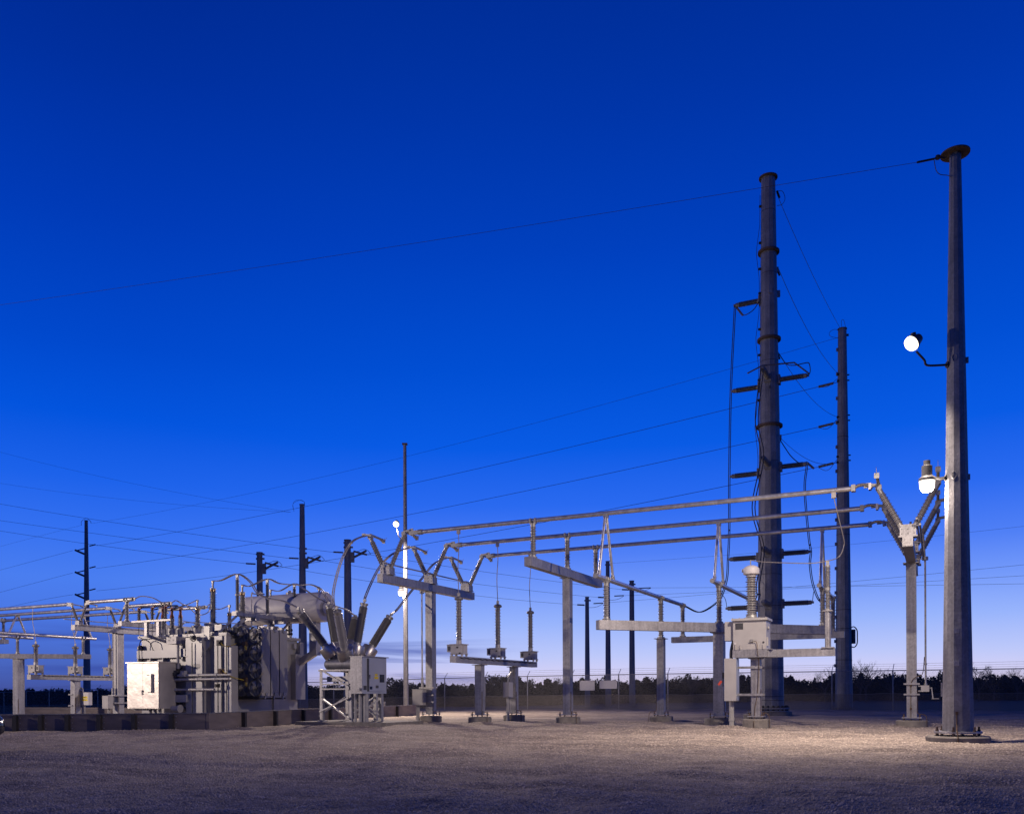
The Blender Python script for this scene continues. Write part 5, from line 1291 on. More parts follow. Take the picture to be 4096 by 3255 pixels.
# conservator
CYL_Y = 28.7
ce = AY(1304, 2426, CYL_Y); cw = AY(992, 2450, CYL_Y).x; R = 0.62
m = MB(); m.lathe((cw, CYL_Y, ce.z), DX, [(R*0.97, 0), (R, 0.04), (R, ce.x-cw-0.012), (R*0.985, ce.x-cw)], 56); con = m.build('conservator', 'white', tr, True)
m = MB(); m.cyl((ce.x, CYL_Y-0.08, ce.z-0.08), (ce.x+0.12, CYL_Y-0.08, ce.z-0.08), 0.26, n=28); m.cyl((ce.x+0.0, CYL_Y-0.08, ce.z-0.08), (ce.x+0.03, CYL_Y-0.08, ce.z-0.08), 0.31, n=28); m.build('oil_gauge', 'paint', con, True)
m = MB()
m.cyl((ce.x-0.01, CYL_Y+0.1, ce.z), (ce.x+0.03, CYL_Y+0.1, ce.z), R+0.02, n=48) if False else None
for x, hh in ((ce.x-0.35, 0.22), (cw+0.7, 0.2)): m.cyl((x, CYL_Y, ce.z+R-0.02), (x, CYL_Y, ce.z+R+hh), 0.04, n=8); m.cyl((x-0.12, CYL_Y, ce.z+R+hh*0.6), (x+0.14, CYL_Y, ce.z+R+hh*0.6), 0.02, n=6)
x = (ce.x+cw)/2+0.2; m.cyl((x, CYL_Y, ce.z+R-0.05), (x, CYL_Y, ce.z+R+0.06), 0.16, n=16); m.cyl((x, CYL_Y, ce.z+R+0.06), (x, CYL_Y, ce.z+R+0.14), 0.07, n=12); m.build('breather_valve', 'galv', con, True)
m = MB(); m.tube(spline([(cw+0.85, CYL_Y-0.7, ce.z-R-0.3), (cw+0.85, CYL_Y-0.7, ce.z+R-0.05), (cw+0.9, CYL_Y-0.6, ce.z+R+0.02), (cw+1.2, CYL_Y-0.3, ce.z+R+0.02)], 4), 0.03, 8); m.build('oil_pipe', 'white', con, True)
# conservator support bracket on the right
xs_ = TX1-0.02
m = MB(); zc0 = ce.z-R
for x in (xs_-0.5, cw+1.3): m.bar((x, CYL_Y, TZ), (x, CYL_Y, zc0+0.05), 0.2, 0.16)
m.bx(ce.x-0.75, ce.x-0.4, CYL_Y-0.15, CYL_Y+0.15, zc0-1.35, zc0+0.1); m.bar((ce.x-0.6, CYL_Y, zc0-1.25), (TX1, CYL_Y-0.2, zc0-1.75), 0.24, 0.26)
m.bx(TX1, TX1+0.25, CYL_Y-0.5, CYL_Y+0.1, gT+0.9, zc0-1.3)
m.build('support_bracket', 'tankp', con, True)
m = MB()
for dy in (-0.35, -0.8): m.bx(TX1, TX1+0.14, TY1+dy, TY1+dy+0.14, TZ-0.42, TZ-0.22)
m.bx(TX1, TX1+0.2, TY1-0.06, TY1+0.16, TZ-0.75, TZ-0.15); m.bx(TX1+0.001, TX1+0.06, TY1-1.5, TY1-1.2, gT+0.3, TZ-0.9)
m.cyl((TX1, TY1-1.2, TZ-0.35), (TX1+0.12, TY1-1.2, TZ-0.35), 0.2, n=18)
m.build('side_fitting', 'paint', tr, True)
m = MB(); c = AX(1156, 2525, -22.9); m.cyl(c+UP*0.25, c-UP*0.15, 0.03, n=8)
for z in (0.05, -0.1): m.cyl(c+UP*z-DX*0.14, c+UP*z+DX*0.14, 0.03, n=8); m.cyl(c+UP*z-DX*0.14, c+UP*z-DX*0.11, 0.06, n=8); m.cyl(c+UP*z+DX*0.14, c+UP*z+DX*0.11, 0.06, n=8)
m.build('hanging_valve', 'iron', tr, True)

# ------------------------------------------------------------------ circuit breaker
q0 = P(1285, 2774, 31.0); bx0, by0 = q0.x, q0.y
xr_ = AY(1400, 2774, by0).x
yb5 = AX(1386, 2774, bx0).y
PX0, PX1 = bx0, xr_; PY0, PY1 = by0, min(max(yb5, by0+1.5), by0+2.1)
cx0 = AY(1402, 2774, PY0-0.1).x
tb = thing('circuit_breaker', ((PX0+PX1)/2, (PY0+PY1)/2, 0.1), 'circuit breaker with six splayed ribbed bushings in shiny steel collars on a braced frame', 'circuit breaker')
m = MB(); pz0 = 0.10
pad0 = G(1185, 2888); 
m.bx(PX0-0.9, PX1+1.75, PY0-0.35, PY1+0.5, -0.2, pz0); o = m.build('concrete_pad', 'concrete'); tag(o, 'low rectangular concrete pad under the circuit breaker', 'pad')
LZ = 1.88
legs = [(x, y) for x in (PX0, PX1) for y in (PY0, PY1)]
for x, y in legs:
    m = MB(); m.bx(x-0.06, x+0.06, y-0.01, y+0.0, pz0, LZ); m.bx(x-0.06, x-0.05, y, y+0.12, pz0, LZ); m.bx(x+0.05, x+0.06, y, y+0.12, pz0, 1.3); m.box((x, y+0.05, pz0+0.01), (0.26, 0.26, 0.02)); m.build('leg', 'galv', tb, True)
def br(a, b, w=0.06): m = MB(); m.bar(a, b, w, 0.012 if False else 0.05); m.build('brace', 'galv', tb, True)
for y in (PY0-0.03, PY1+0.1):
    br((PX0, y, 0.95), (PX1, y, 0.2)); br((PX0, y-0.05, 0.45), (PX1, y-0.05, 0.95))
    br((PX0, y, 1.25), (PX1, y, 1.25), 0.07); br((PX0, y, 1.42), (PX1, y, 1.42), 0.07); br((PX0, y, 1.95), (PX1, y, 1.30))
for x in (PX0-0.03, PX1+0.03):
    br((x, PY0, 0.95), (x, PY1, 0.3)); br((x-0.05, PY0, 0.3), (x-0.05, PY1, 0.95)); br((x, PY0, 1.62), (x, PY1, 1.62), 0.1)
m = MB(); m.bx(PX0-0.08, PX1+0.1, PY0-0.06, PY1+0.15, LZ, LZ+0.06); m.bx(PX0+0.1, PX1, PY0+0.2, PY0+0.5, 1.52, 1.7); m.build('top_frame', 'galv', tb, True)
bs = [((1300, 2581), (1203, 2447), 31.2, 31.0, 'near'), ((1342, 2575), (1318, 2428), 32.0, 32.3, 'mid'), ((1402, 2570), (1420, 2476), 32.9, 33.6, 'far'),
      ((1376, 2589), (1350, 2447), 30.7, 29.9, 'near'), ((1429, 2575), (1456, 2418), 31.5, 31.6, 'mid'), ((1486, 2586), (1557, 2470), 32.2, 32.6, 'far')]
tips = []
for (b, t_, d0, d1_, k) in bs:
    p, q = P(b[0], b[1], d0), P(t_[0], t_[1], d1_); ax = (q-p).normalized(); L = (q-p).length
    m = MB(); m.lathe(p+ax*0.06, ax, sheds(0.128, 0.162, L-0.14, 34, 0.94), 20); o = m.build('bushing', 'porcd' if k != 'near' or b[0] < 1350 else 'porc', tb, True)
    m = MB(); m.cyl(p-ax*0.06, p+ax*0.08, 0.14, 0.12, n=18); m.cyl(q-ax*0.08, q, 0.12, n=18); m.cyl(q, q+ax*0.05, 0.15, n=14); m.cyl(q+ax*0.05, q+ax*0.16, 0.035, n=8); m.box(q+ax*0.16, (0.11, 0.05, 0.09)); m.build('end_fitting', 'cast', o, True)
    m = MB(); m.lathe(p-ax*0.47, ax, [(0.285, 0), (0.29, 0.01), (0.29, 0.41), (0.285, 0.42)], 40); m.build('current_transformer_collar', 'brush', o, True)
    m = MB(); m.cyl(p-ax*0.72, p-ax*0.4, 0.14, n=20); m.build('neck', 'galvpole', o, True)
    m = MB(); c = p-ax*0.42+(-fw)*0.267; tips.append(q+ax*0.18)
    if k == 'near': text_mesh('5', 0.11, p-ax*0.35-fw*0.268*1.0, Matrix((rt, UP, -fw)).transposed(), 'darkp', o)
for j in range(3):
    (b, _, d0, _, _), (b2, _, d2_, _, _) = bs[j], bs[j+3]
    c = (P(b[0], b[1], d0)+P(b2[0], b2[1], d2_))/2; y = PY0+0.28+j*(PY1-PY0-0.4)/2
    m = MB(); m.lathe((PX0+0.02, y, LZ+0.25), DX, [(0.14, 0), (0.19, 0.06), (0.19, PX1-PX0+0.0), (0.14, PX1-PX0+0.06)], 24); m.build('interrupter_tank', 'galvpole', tb, True)
# control cabinet
cb0 = AY(1449, 2774, PY0-0.25); cx1 = cb0.x; cyy = PY0-0.25
cxL = AY(1402, 2774, cyy).x; cyE = AX(1546, 2774, cx1).y
z0, z1 = AY(1449, 2773, cyy).z, AY(1449, 2625, cyy).z
m = MB(); m.bx(cxL, cx1, cyy, cyE, z0, z1); cab = m.build('control_cabinet', 'bluep', tb, True)
m = MB(); m.bx(cxL-0.02, cx1+0.06, cyy-0.02, cyE+0.08, z1, z1+0.03); m.build('roof', 'galv', cab, True)
m = MB(); m.bx(cxL+0.005, cx1-0.004, cyy-0.012, cyy-0.001, z0+0.01, z1-0.01); m.build('side_panel', 'galv', cab, True)
dy0, dy1 = AX(1474, 2774, cx1).y, AX(1537, 2774, cx1).y
m = MB(); m.bx(cx1+0.001, cx1+0.035, dy0, dy1, z0+0.08, z1-0.05); dr = m.build('door', 'bluep', cab, True)
m = MB(); m.bx(cx1+0.001, cx1+0.038, dy0-0.07, dy0-0.005, z0+0.08, z1-0.05); m.build('hinge_strip', 'darkp', cab, True)
def dpos(px, py): return AX(px, py, cx1+0.037)
def dplate(px0, px1, py0, py1, mm, nm, par, thick=0.006):
    a, b = dpos(px0, py1), dpos(px1, py0); m = MB(); m.bx(cx1+0.036, cx1+0.036+thick, a.y, b.y, a.z, b.z); return m.build(nm, mm, par, True)
dplate(1520, 1536, 2698, 2727, 'glass', 'window', dr, 0.012); dplate(1519, 1537, 2697, 2728, 'iron', 'window_frame', dr, 0.006)
dplate(1479, 1489, 2744, 2756, 'glass', 'window', dr); dplate(1503, 1514, 2740, 2751, 'darkp', 'nameplate', dr)
dplate(1498, 1513, 2705, 2714, 'yellow', 'label_plate', dr); dplate(1500, 1510, 2694, 2702, 'yellow', 'label_plate', dr)
c = dpos(1505.5, 2709.5); text_mesh('6415', 0.105, (cx1+0.043, c.y, c.z), R_POSX, 'black', dr)
c = dpos(1505, 2698); text_mesh('CB', 0.10, (cx1+0.043, c.y, c.z), R_POSX, 'black', dr)
a, b = AX(1454, 2758, cx1), AX(1466, 2741, cx1); m = MB(); m.bx(cx1+0.001, cx1+0.01, a.y, b.y, a.z, b.z); m.build('vent', 'darkp', cab, True)
m = MB(); h = dpos(1478, 2700); m.cyl(h+DX*0.03, h+DX*0.03-UP*0.12, 0.016, n=6); m.cyl(h-DX*0.0, h+DX*0.04, 0.03, n=8); m.build('handle', 'galv', dr, True)
m = MB(); x = (cxL+cx1)/2
for xx in (cx1-0.30, cx1-0.10): m.cyl((xx, cyy+0.35, pz0-0.02), (xx, cyy+0.35, z0), 0.09, n=14)
m.cyl((cx1-0.5, cyy+0.3, pz0), (cx1-0.5, cyy+0.3, z0), 0.05, n=10); m.build('conduit', 'pvc', tb, True)
m = MB(); m.bx(cx1-0.16, cx1-0.02, cyE-0.3, cyE-0.16, pz0, z0); m.build('leg', 'galv', tb, True)
br((cx1-0.1, cyE-0.25, 0.9), (PX1, PY0+0.3, 0.3)); br((cx1-0.1, cyE-0.25, 0.3), (PX1, PY0+0.3, 0.95))
m = MB(); m.bx(cxL+0.25, cxL+0.42, cyy-0.06, cyy-0.013, z0+0.10, z0+0.2); m.build('bracket', 'galv', cab, True)
# ------------------------------------------------------------------ flexible leads between equipment
gl2 = 'twin flexible leads from the transformer bushings to the circuit breaker'
wthing('flexible_lead', 'nearest twin lead arching from the front tall bushing down to the leftmost breaker bushing', 'cable',
       [hb[0], AX(885, 2320, -24.6), at[0]+UP*0.02, P(1000, 2325, 32.6), P(1030, 2370, 32.3), P(1075, 2392, 32.0), P(1130, 2402, 31.6), P(1180, 2424, 31.2), tips[0]], 0.020, 'cable', group=gl2, pair=0.07)
wthing('flexible_lead', 'middle twin lead running over the round oil tank to the second breaker bushing', 'cable',
       [hb[1], AX(1000, 2343, -24.4), at[1]+UP*0.02, P(1120, 2333, 34.0), P(1200, 2339, 33.2), P(1245, 2338, 32.8), P(1285, 2358, 32.5), P(1308, 2395, 32.3), tips[1]], 0.020, 'cable', group=gl2, pair=0.07)
wthing('flexible_lead', 'far twin lead dipping behind the oil tank end to the rear breaker bushing', 'cable',
       [hb[2], AX(1120, 2362, -24.3), at[2]+UP*0.02, P(1215, 2354, 34.5), P(1270, 2390, 34.0), P(1330, 2418, 33.8), P(1385, 2438, 33.7), P(1410, 2455, 33.6), tips[2]], 0.018, 'cable', group=gl2, pair=0.05)
gl3 = 'twin leads arching from the centre switches to the circuit breaker'
swt = [V((XL-0.95, y, zbeam+1.50)) for y in (Y1, Y2, Y3)]
wthing('flexible_lead', 'twin lead arching from the nearest centre switch down to the pale breaker bushing', 'cable',
       [swt[0], P(1410, 2165, 30.9), P(1375, 2220, 30.8), P(1350, 2290, 30.7), P(1333, 2370, 30.5), P(1336, 2420, 30.3), tips[3]], 0.022, 'cable', group=gl3, pair=0.06)
wthing('flexible_lead', 'twin lead arching from the middle centre switch down to the upright breaker bushing', 'cable',
       [swt[1], P(1570, 2215, 33.0), P(1520, 2265, 32.6), P(1485, 2330, 32.2), P(1462, 2385, 31.8), tips[4]], 0.022, 'cable', group=gl3, pair=0.06)
wthing('flexible_lead', 'twin lead sweeping from the far centre switch down to the right leaning breaker bushing', 'cable',
       [swt[2], P(1735, 2255, 35.0), P(1690, 2310, 34.5), P(1640, 2370, 34.0), P(1590, 2435, 33.2), tips[5]], 0.022, 'cable', group=gl3, pair=0.06)

# ------------------------------------------------------------------ low voltage yard on the left
XS = -33.0
YS = [AX(px, 2774, XS).y for px in (318, 471, 611)]
zSb = AX(304, 2499, XS).z - 0.0
ZLV = 5.0
kS = (ZLV-zSb)/1.50
# stand
sx = AX(474, 2774, XS).y
def lowstand(X, Y, ylo, yhi, ztop, w, bw, bh, label, alongx=None):
    g = gz(X); zf = footing(X, Y, 0.42, 0.22, 'round concrete footing hidden inside the wall under '+label.split(' carrying')[0].split(' holding')[0])
    t = thing('steel_stand', (X, Y, zf), label, 'steel stand')
    column_parts(t, X, Y, zf, ztop-bh, w, plate=w+0.2, wireside=1)
    m = MB()
    if alongx: m.bar(alongx[0], alongx[1], bw, bh)
    else: m.bx(X-bw/2, X+bw/2, ylo, yhi, ztop-bh, ztop)
    m.build('beam', 'galv', t, True); return t
tS = lowstand(XS, sx, YS[0]-0.3, YS[2]+0.3, zSb, 0.33, 0.24, 0.22, 'left column stand carrying three small open disconnect switches')
gS = 'small open disconnect switches on the left stand'
s0 = make_vswitch('small V shaped open switch at the near left end of the left stand', kS, 1, gS); s0.location = (XS, YS[0], zSb)
dup(s0, (XS, YS[1], zSb), 'small V shaped open switch above the column of the left stand', gS)
dup(s0, (XS, YS[2], zSb), 'small V shaped open switch behind the red capped arresters', gS)
m = MB(); m.cyl((XS+0.1, YS[0]-0.8, zSb+0.2), (XS+0.1, YS[2]+0.1, zSb+0.2), 0.02, n=8); m.cyl((XS+0.18, YS[0]-0.1, zSb+0.02), (XS+0.18, YS[2]+0.1, zSb+0.02), 0.018, n=8); m.build('phase_coupling_rod', 'galv', tS, True)
p = AX(420, 2781, XS); q = AX(443, 2832, XS)
ym = sx-0.9
m = MB(); m.bx(XS-0.18, XS+0.18, p.y, q.y, q.z, p.z); ob = m.build('mechanism_box', 'paint', tS, True)
m = MB(); yo = AX(452, 2774, XS).y; m.cyl((XS, yo, q.z), (XS, yo, zSb-0.15), 0.025, n=8); m.cyl((XS, yo, q.z+0.1), (XS, yo, q.z+0.9), 0.06, n=8); m.build('operating_pipe', 'galv', tS, True)
m = MB()
for z in (p.z, p.z-0.33): m.bx(XS-0.2, XS+0.21, yo-0.1, sx+0.32, z-0.03, z+0.03)
m.build('bracket', 'galv', tS, True)
m = MB(); m.cyl((XS, q.y-0.1, gz(XS)), (XS, q.y-0.1, q.z), 0.05, n=10); m.build('conduit', 'pvc', tS, True)
# low voltage bus tubes left of the switches
gB = 'lower voltage bus tubes at left'
for i, y in enumerate(YS):
    nm = ('near', 'middle', 'far')[i]
    a = -62.0 if i < 2 else AY(24, 2484, y).x
    b = XS-0.62*kS-0.3
    t = thing('bus_tube', ((a+b)/2, y, ZLV), f'{nm} of three long aluminium bus tubes ending at the small open switches', 'bus tube', gB)
    m = MB(); m.cyl((a, y, ZLV), (b, y, ZLV), 0.075, n=16); m.build('tube', 'alu', t, True)
    m = MB(); m.bar((b-0.05, y, ZLV), (b+0.25, y, ZLV-0.03), 0.10, 0.16)
    if i == 2: m.bar((a-0.35, y, ZLV), (a+0.05, y, ZLV), 0.18, 0.13)
    m.build('end_coupler', 'cast', t, True)
    # right hand run to the insulators and transformer leads
    x2 = {0: AY(527, 2774, y).x, 1: AY(674, 2774, y).x, 2: AY(815, 2774, y).x}[i]
    a2 = XS+0.62*kS+0.3
    t = thing('bus_tube', ((a2+x2)/2, y, ZLV+0.02), f'{nm} short aluminium tube from the small switches towards the transformer', 'bus tube', 'short bus tubes beside the transformer')
    m = MB(); m.cyl((a2, y, ZLV+0.02), (x2, y, ZLV+0.02), 0.075, n=16); m.build('tube', 'alu', t, True)
    m = MB(); m.bar((a2-0.2, y, ZLV), (a2+0.06, y, ZLV+0.02), 0.1, 0.17); m.cyl((x2-0.02, y, ZLV+0.02), (x2+0.12, y, ZLV+0.02), 0.09, n=12); m.box((x2+0.15, y, ZLV+0.02), (0.14, 0.05, 0.12)); m.build('end_fitting', 'cast', t, True)
XI = -30.1
zI = AX(502, 2485, XI).z
tI = lowstand(XI, YS[1], YS[0]-0.35, YS[2]+0.4, zI, 0.26, 0.22, 0.20, 'stand partly hidden by the transformer carrying three insulators')
gI = 'small insulators beside the transformer'
LI = ZLV+0.02-0.085-zI
q0_ = make_post_ins('small dark post insulator left of the red capped arresters', LI, 0.062, 0.10, 10, 'x', gI); q0_.location = (XI, YS[0], zI)
dup(q0_, (XI, YS[1], zI), 'small dark post insulator just behind the red capped arresters', gI)
dup(q0_, (XI, YS[2], zI), 'small dark post insulator half hidden behind the neutral bushing', gI)
gC = 'leads from the short bus tubes to the transformer'
for i, (y, px, lb_, tgt) in enumerate(zip(YS, (527, 674, 815), ('front', 'middle', 'rear'), (lb[0], lb[1], lb[2]))):
    x2 = AY(px, 2774, y).x; s_ = V((x2+0.2, y, ZLV+0.03)); e_ = tgt
    if i == 0: pts = [s_, AX(565, 2384, -29.0), AX(610, 2390, -28.4), AX(650, 2410, -28.0), AX(690, 2422, -27.5), AX(730, 2424, -27.0), lb[3]]
    elif i == 1: pts = [s_, AX(705, 2401, -28.6), AX(740, 2420, -28.0), AX(790, 2428, -27.5), AX(840, 2430, -27.0), AX(880, 2435, -26.5), lb[4]]
    else: pts = [s_, s_+V((0.4, -0.2, 0.08)), s_+V((0.6, -0.5, -0.3)), s_+V((0.5, -1.0, -0.45)), e_+V((0.0, 0.3, 0.1)), e_]
    wthing('flexible_lead', f'{lb_} single cable drooping from a short bus tube over the transformer lid', 'cable', pts, 0.022, 'cable', group=gC)
# left instrument transformers
XT = -36.0
YT = [AX(px, 2774, XT).y for px in (144, 302, 441)]
zT = AX(302, 2700, XT).z
ys_ = AX(302, 2774, XT).y
tT = lowstand(XT, ys_, AX(116, 2774, XT).y, AX(458, 2774, XT).y, zT, 0.30, 0.26, 0.22, 'low stand carrying three short instrument transformers at left')
gT2 = 'short instrument transformers at left'
w0, wh_ = make_vt('leftmost of three short instrument transformers standing behind the wall', 1.05, 0.62, gT2, side=1); w0.location = (XT, YT[0], zT)
dup(w0, (XT, YT[1], zT), 'short instrument transformer above the box with yellow number labels', gT2)
dup(w0, (XT, YT[2], zT), 'short instrument transformer half hidden by the left switch column', gT2)
for i in range(3):
    o = wthing('drop_wire', f'thin wire hanging from the {("near", "middle", "far")[i]} left bus tube to a short instrument transformer', 'wire',
           [V((XT, YS[i], ZLV-0.05)), V((XT-0.03, YS[i], ZLV-0.6)), V((XT, (YS[i]+YT[i])/2, ZLV-1.1)), V((XT, YT[i], zT+wh_))], 0.014, 'cable', group='drop wires at left')
m = MB()
m.tube([(XT+0.16, YT[0]+0.3+0.1*k, zT-0.02-0.02*(k % 2)) for k in range(int((YT[2]-YT[0])/0.1))], 0.03, 6); m.build('conduit', 'pvc', tT, True)
# number box
p = AX(313, 2768, XT+0.2); q = AX(354, 2819, XT+0.2)
yb6 = ys_+0.2
pf, qf = AY(313, 2768, yb6), AY(354, 2819, yb6)
m = MB(); m.bx(pf.x, qf.x, yb6, yb6+0.2, qf.z, pf.z); nb = m.build('junction_box', 'white', tT, True)
for py, s in ((2788, '10422'), (2798, '10423')):
    a, b = AY(327, py+3.8, yb6), AY(350, py-3.8, yb6); m = MB(); m.bx(a.x, b.x, yb6-0.006, yb6-0.001, a.z, b.z); lp = m.build('label_plate', 'yellow', nb, True)
    text_mesh(s, 0.10, ((a.x+b.x)/2, yb6-0.008, (a.z+b.z)/2), R_NEGY, 'black', lp)
m = MB(); xk2 = (pf.x*2+qf.x)/3; m.cyl((xk2, yb6+0.1, gz(xk2)), (xk2, yb6+0.1, qf.z), 0.075, n=10); m.tube(spline([AY(297, 2708, yb6), AY(300, 2725, yb6), AY(312, 2745, yb6), AY(328, 2753, yb6), AY(331, 2768, yb6)], 5), 0.045, 8); m.build('flexible_conduit', 'pvc', tT, True)
m = MB()
for z in (pf.z-0.1, qf.z-0.02): m.bx(XT-0.25, pf.x+0.1, ys_-0.19, ys_-0.155, z-0.03, z+0.03)
m.build('bracket', 'galv', tT, True)
# leftmost low bus structure
XQ = [AY(71, 2774, YS[1]).x, AX(333, 2774, AY(333, 2774, YS[2]).x).x]
zQ = AY(71, 2547, YS[1]).z
XP = AY(333, 2774, YS[2]).x
ZQ = (zQ + AY(333, 2551, YS[2]).z)/2
gQ = 'low bus tubes at far left'
zB = 2.95
pA = V((XQ[0], YS[1], 0)); pB = V((XP, YS[2], 0))
zB = ZQ-0.085-0.72
dBQ = (pB-pA).normalized()
tQ = lowstand(AY(75, 2774, YS[1]).x, YS[1], 0, 0, zB, 0.36, 0.24, 0.22, 'leftmost column stand holding a level crossbeam behind the wall', alongx=(pA-dBQ*4+UP*(zB-0.11), pB+dBQ*0.35+UP*(zB-0.11)))
for nm, X, y, ylo in (('left', XQ[0], YS[1], YS[1]-3.5), ('right', XP, YS[2], YS[2]-9)):
    t = thing('low_bus_tube', (X, y, ZQ), f'lower aluminium tube under an A shaped link at far left, the {nm} one', 'bus tube', gQ)
    yend = AX(131, 2774, X).y if nm == 'left' else AX(384, 2774, X).y
    m = MB(); m.cyl((X, ylo, ZQ), (X, yend, ZQ), 0.072, n=16); m.build('tube', 'alu', t, True)
    for s in (-1, 1):
        m = MB(); m.cyl((X, y+s*0.05, ZLV-0.07), (X, y+s*0.48, ZQ+0.05), 0.05, n=10); m.build('a_frame_leg', 'alu', t, True)
    m = MB(); m.box((X, y, ZLV-0.09), (0.12, 0.2, 0.1)); m.build('a_frame_head', 'cast', t, True)
q1_ = make_post_ins('small post insulator above the leftmost column', 0.72, 0.055, 0.09, 9, 'y', 'small insulators at far left'); q1_.location = (XQ[0], YS[1], zB)
dup(q1_, (XP, YS[2], zB), 'small post insulator in front of the far left pole', 'small insulators at far left')
xx = AY(15, 2774, YS[2]).x; zz_ = AY(15, 2557, YS[2]).z
t = thing('steel_stand', (xx, YS[2], gz(xx)), 'crossbeam end carrying one insulator at the end of the far long bus tube', 'steel stand')
m = MB(); m.bx(xx-3, xx+0.25, YS[2]-0.12, YS[2]+0.12, zz_-0.22, zz_); m.build('beam', 'galv', t, True)
m = MB(); m.bx(xx-2.2, xx-1.9, YS[2]-0.14, YS[2]+0.14, gz(xx)-0.2, zz_-0.22); m.build('column', 'galv', t, True)
q2_ = dup(q1_, (xx, YS[2], zz_), 'small post insulator at the left picture edge under a bus tube end'); q2_.scale = (1, 1, (ZLV-0.085-zz_)/0.72)

# ------------------------------------------------------------------ car nose at left edge
cp = P(19, 2892, 15.2)
def car():
    # a low dark car pointing to +X, its nose just inside the frame; local x forward, nose at 0
    t = thing('parked_car', (cp.x-0.22, cp.y-0.5, gz(cp.x)), 'dark parked car, only the corner of its nose showing at the left edge', 'car')
    prof = [(-4.6, 0.55, 0.95, 0.78), (-4.4, 0.32, 1.0, 0.86), (-3.6, 0.25, 1.02, 0.9), (-2.6, 0.25, 0.98, 0.92), (-1.4, 0.25, 0.95, 0.92), (-0.9, 0.25, 0.88, 0.9), (-0.35, 0.28, 0.78, 0.84), (-0.1, 0.35, 0.70, 0.72), (0.0, 0.45, 0.60, 0.55)]
    m = MB(); rings = []
    vs = []; n = 20
    for x, zl, zh, hw in prof:
        for k in range(n):
            a = 2*math.pi*k/n; c, s = math.cos(a), math.sin(a)
            e = 0.45
            vs.append((x, hw*math.copysign(abs(c)**e, c), (zl+zh)/2+(zh-zl)/2*math.copysign(abs(s)**e, s)))
    fs = []
    for i in range(len(prof)-1):
        for k in range(n): j = (k+1) % n; fs.append((i*n+k, (i+1)*n+k, (i+1)*n+j, i*n+j))
    m.add(vs, fs, True); m.add(vs[:n], [tuple(range(n))]); m.add(vs[-n:], [tuple(range(n))][::1])
    m.build('body', 'carp', t)
    m = MB(); cs = [(-4.2, 0.98, 0.7), (-3.6, 1.42, 0.6), (-2.2, 1.45, 0.6), (-1.2, 0.98, 0.72)]
    vs = []
    for x, z, hw in cs: vs += [(x, -hw, z), (x, hw, z)]
    vs += [(-4.2, -0.72, 0.9), (-4.2, 0.72, 0.9), (-1.2, -0.74, 0.88), (-1.2, 0.74, 0.88)]
    m.add(vs, [(0, 1, 3, 2), (2, 3, 5, 4), (4, 5, 7, 6), (0, 2, 4, 6, 10, 8), (9, 11, 7, 5, 3, 1), (0, 8, 9, 1), (6, 7, 11, 10), (8, 10, 11, 9)]); m.build('cabin_glass', 'glass', t)
    for x in (-0.95, -3.75):
        for y in (-0.8, 0.8):
            m = MB(); m.cyl((x, y-0.1, 0.32), (x, y+0.1, 0.32), 0.32, n=24); w = m.build('wheel', 'black', t)
            m = MB(); m.cyl((x, y-0.11, 0.32), (x, y+0.11, 0.32), 0.19, n=16); m.build('rim', 'alu', w)
    for y in (-0.55, 0.55):
        m = MB(); m.lathe((-0.14, y, 0.64), V((1, math.copysign(0.5, y)*0.8, 0.1)), [(0.08, 0), (0.09, 0.04), (0.06, 0.09)], 16); m.build('headlight', 'glass', t)
    m = MB(); m.tube([(-0.25, -0.78, 0.56), (-0.02, -0.5, 0.56), (0.03, 0, 0.56), (-0.02, 0.5, 0.56), (-0.25, 0.78, 0.56)], 0.008, 6); m.build('trim_strip', 'darkp', t)
car()

# ------------------------------------------------------------------ woodland beyond the fence
def leaf_cloud(centres, radii, per, size, rng):
    pts = []
    for (c, r, k) in zip(centres, radii, per):
        k = int(k); v = rng.normal(size=(k, 3)); v /= np.linalg.norm(v, axis=1)[:, None]
        rad = 0.55+0.5*rng.random(k)**0.6
        # lumpy surface
        lump = 1+0.22*np.sin(v[:, 0]*5+c[0])*np.sin(v[:, 2]*6+c[1])+0.12*np.sin(v[:, 1]*11+c[0]*3)
        pts.append(np.array(c)+v*np.array(r)*(rad*lump)[:, None])
    p = np.concatenate(pts); n = len(p)
    a = rng.normal(size=(n, 3)); a /= np.linalg.norm(a, axis=1)[:, None]
    b = np.cross(a, rng.normal(size=(n, 3))); b /= np.linalg.norm(b, axis=1)[:, None]
    s = size*(0.5+rng.random(n))[:, None]
    return np.stack([p-a*s, p+b*s*0.6, p+a*s, p-b*s*0.6], 1)
def quads_obj(name, q, m):
    n = len(q); me = bpy.data.meshes.new(name); me.vertices.add(n*4); me.vertices.foreach_set('co', q.reshape(-1).astype(np.float32))
    me.loops.add(n*4); me.loops.foreach_set('vertex_index', np.arange(n*4, dtype=np.int32)); me.polygons.add(n)
    me.polygons.foreach_set('loop_start', np.arange(0, n*4, 4, dtype=np.int32)); me.update(calc_edges=True); me.materials.append(M[m])
    o = bpy.data.objects.new(name, me); COL.objects.link(o); return o
rng = np.random.default_rng(5)
cs = []; rs = []; ks = []
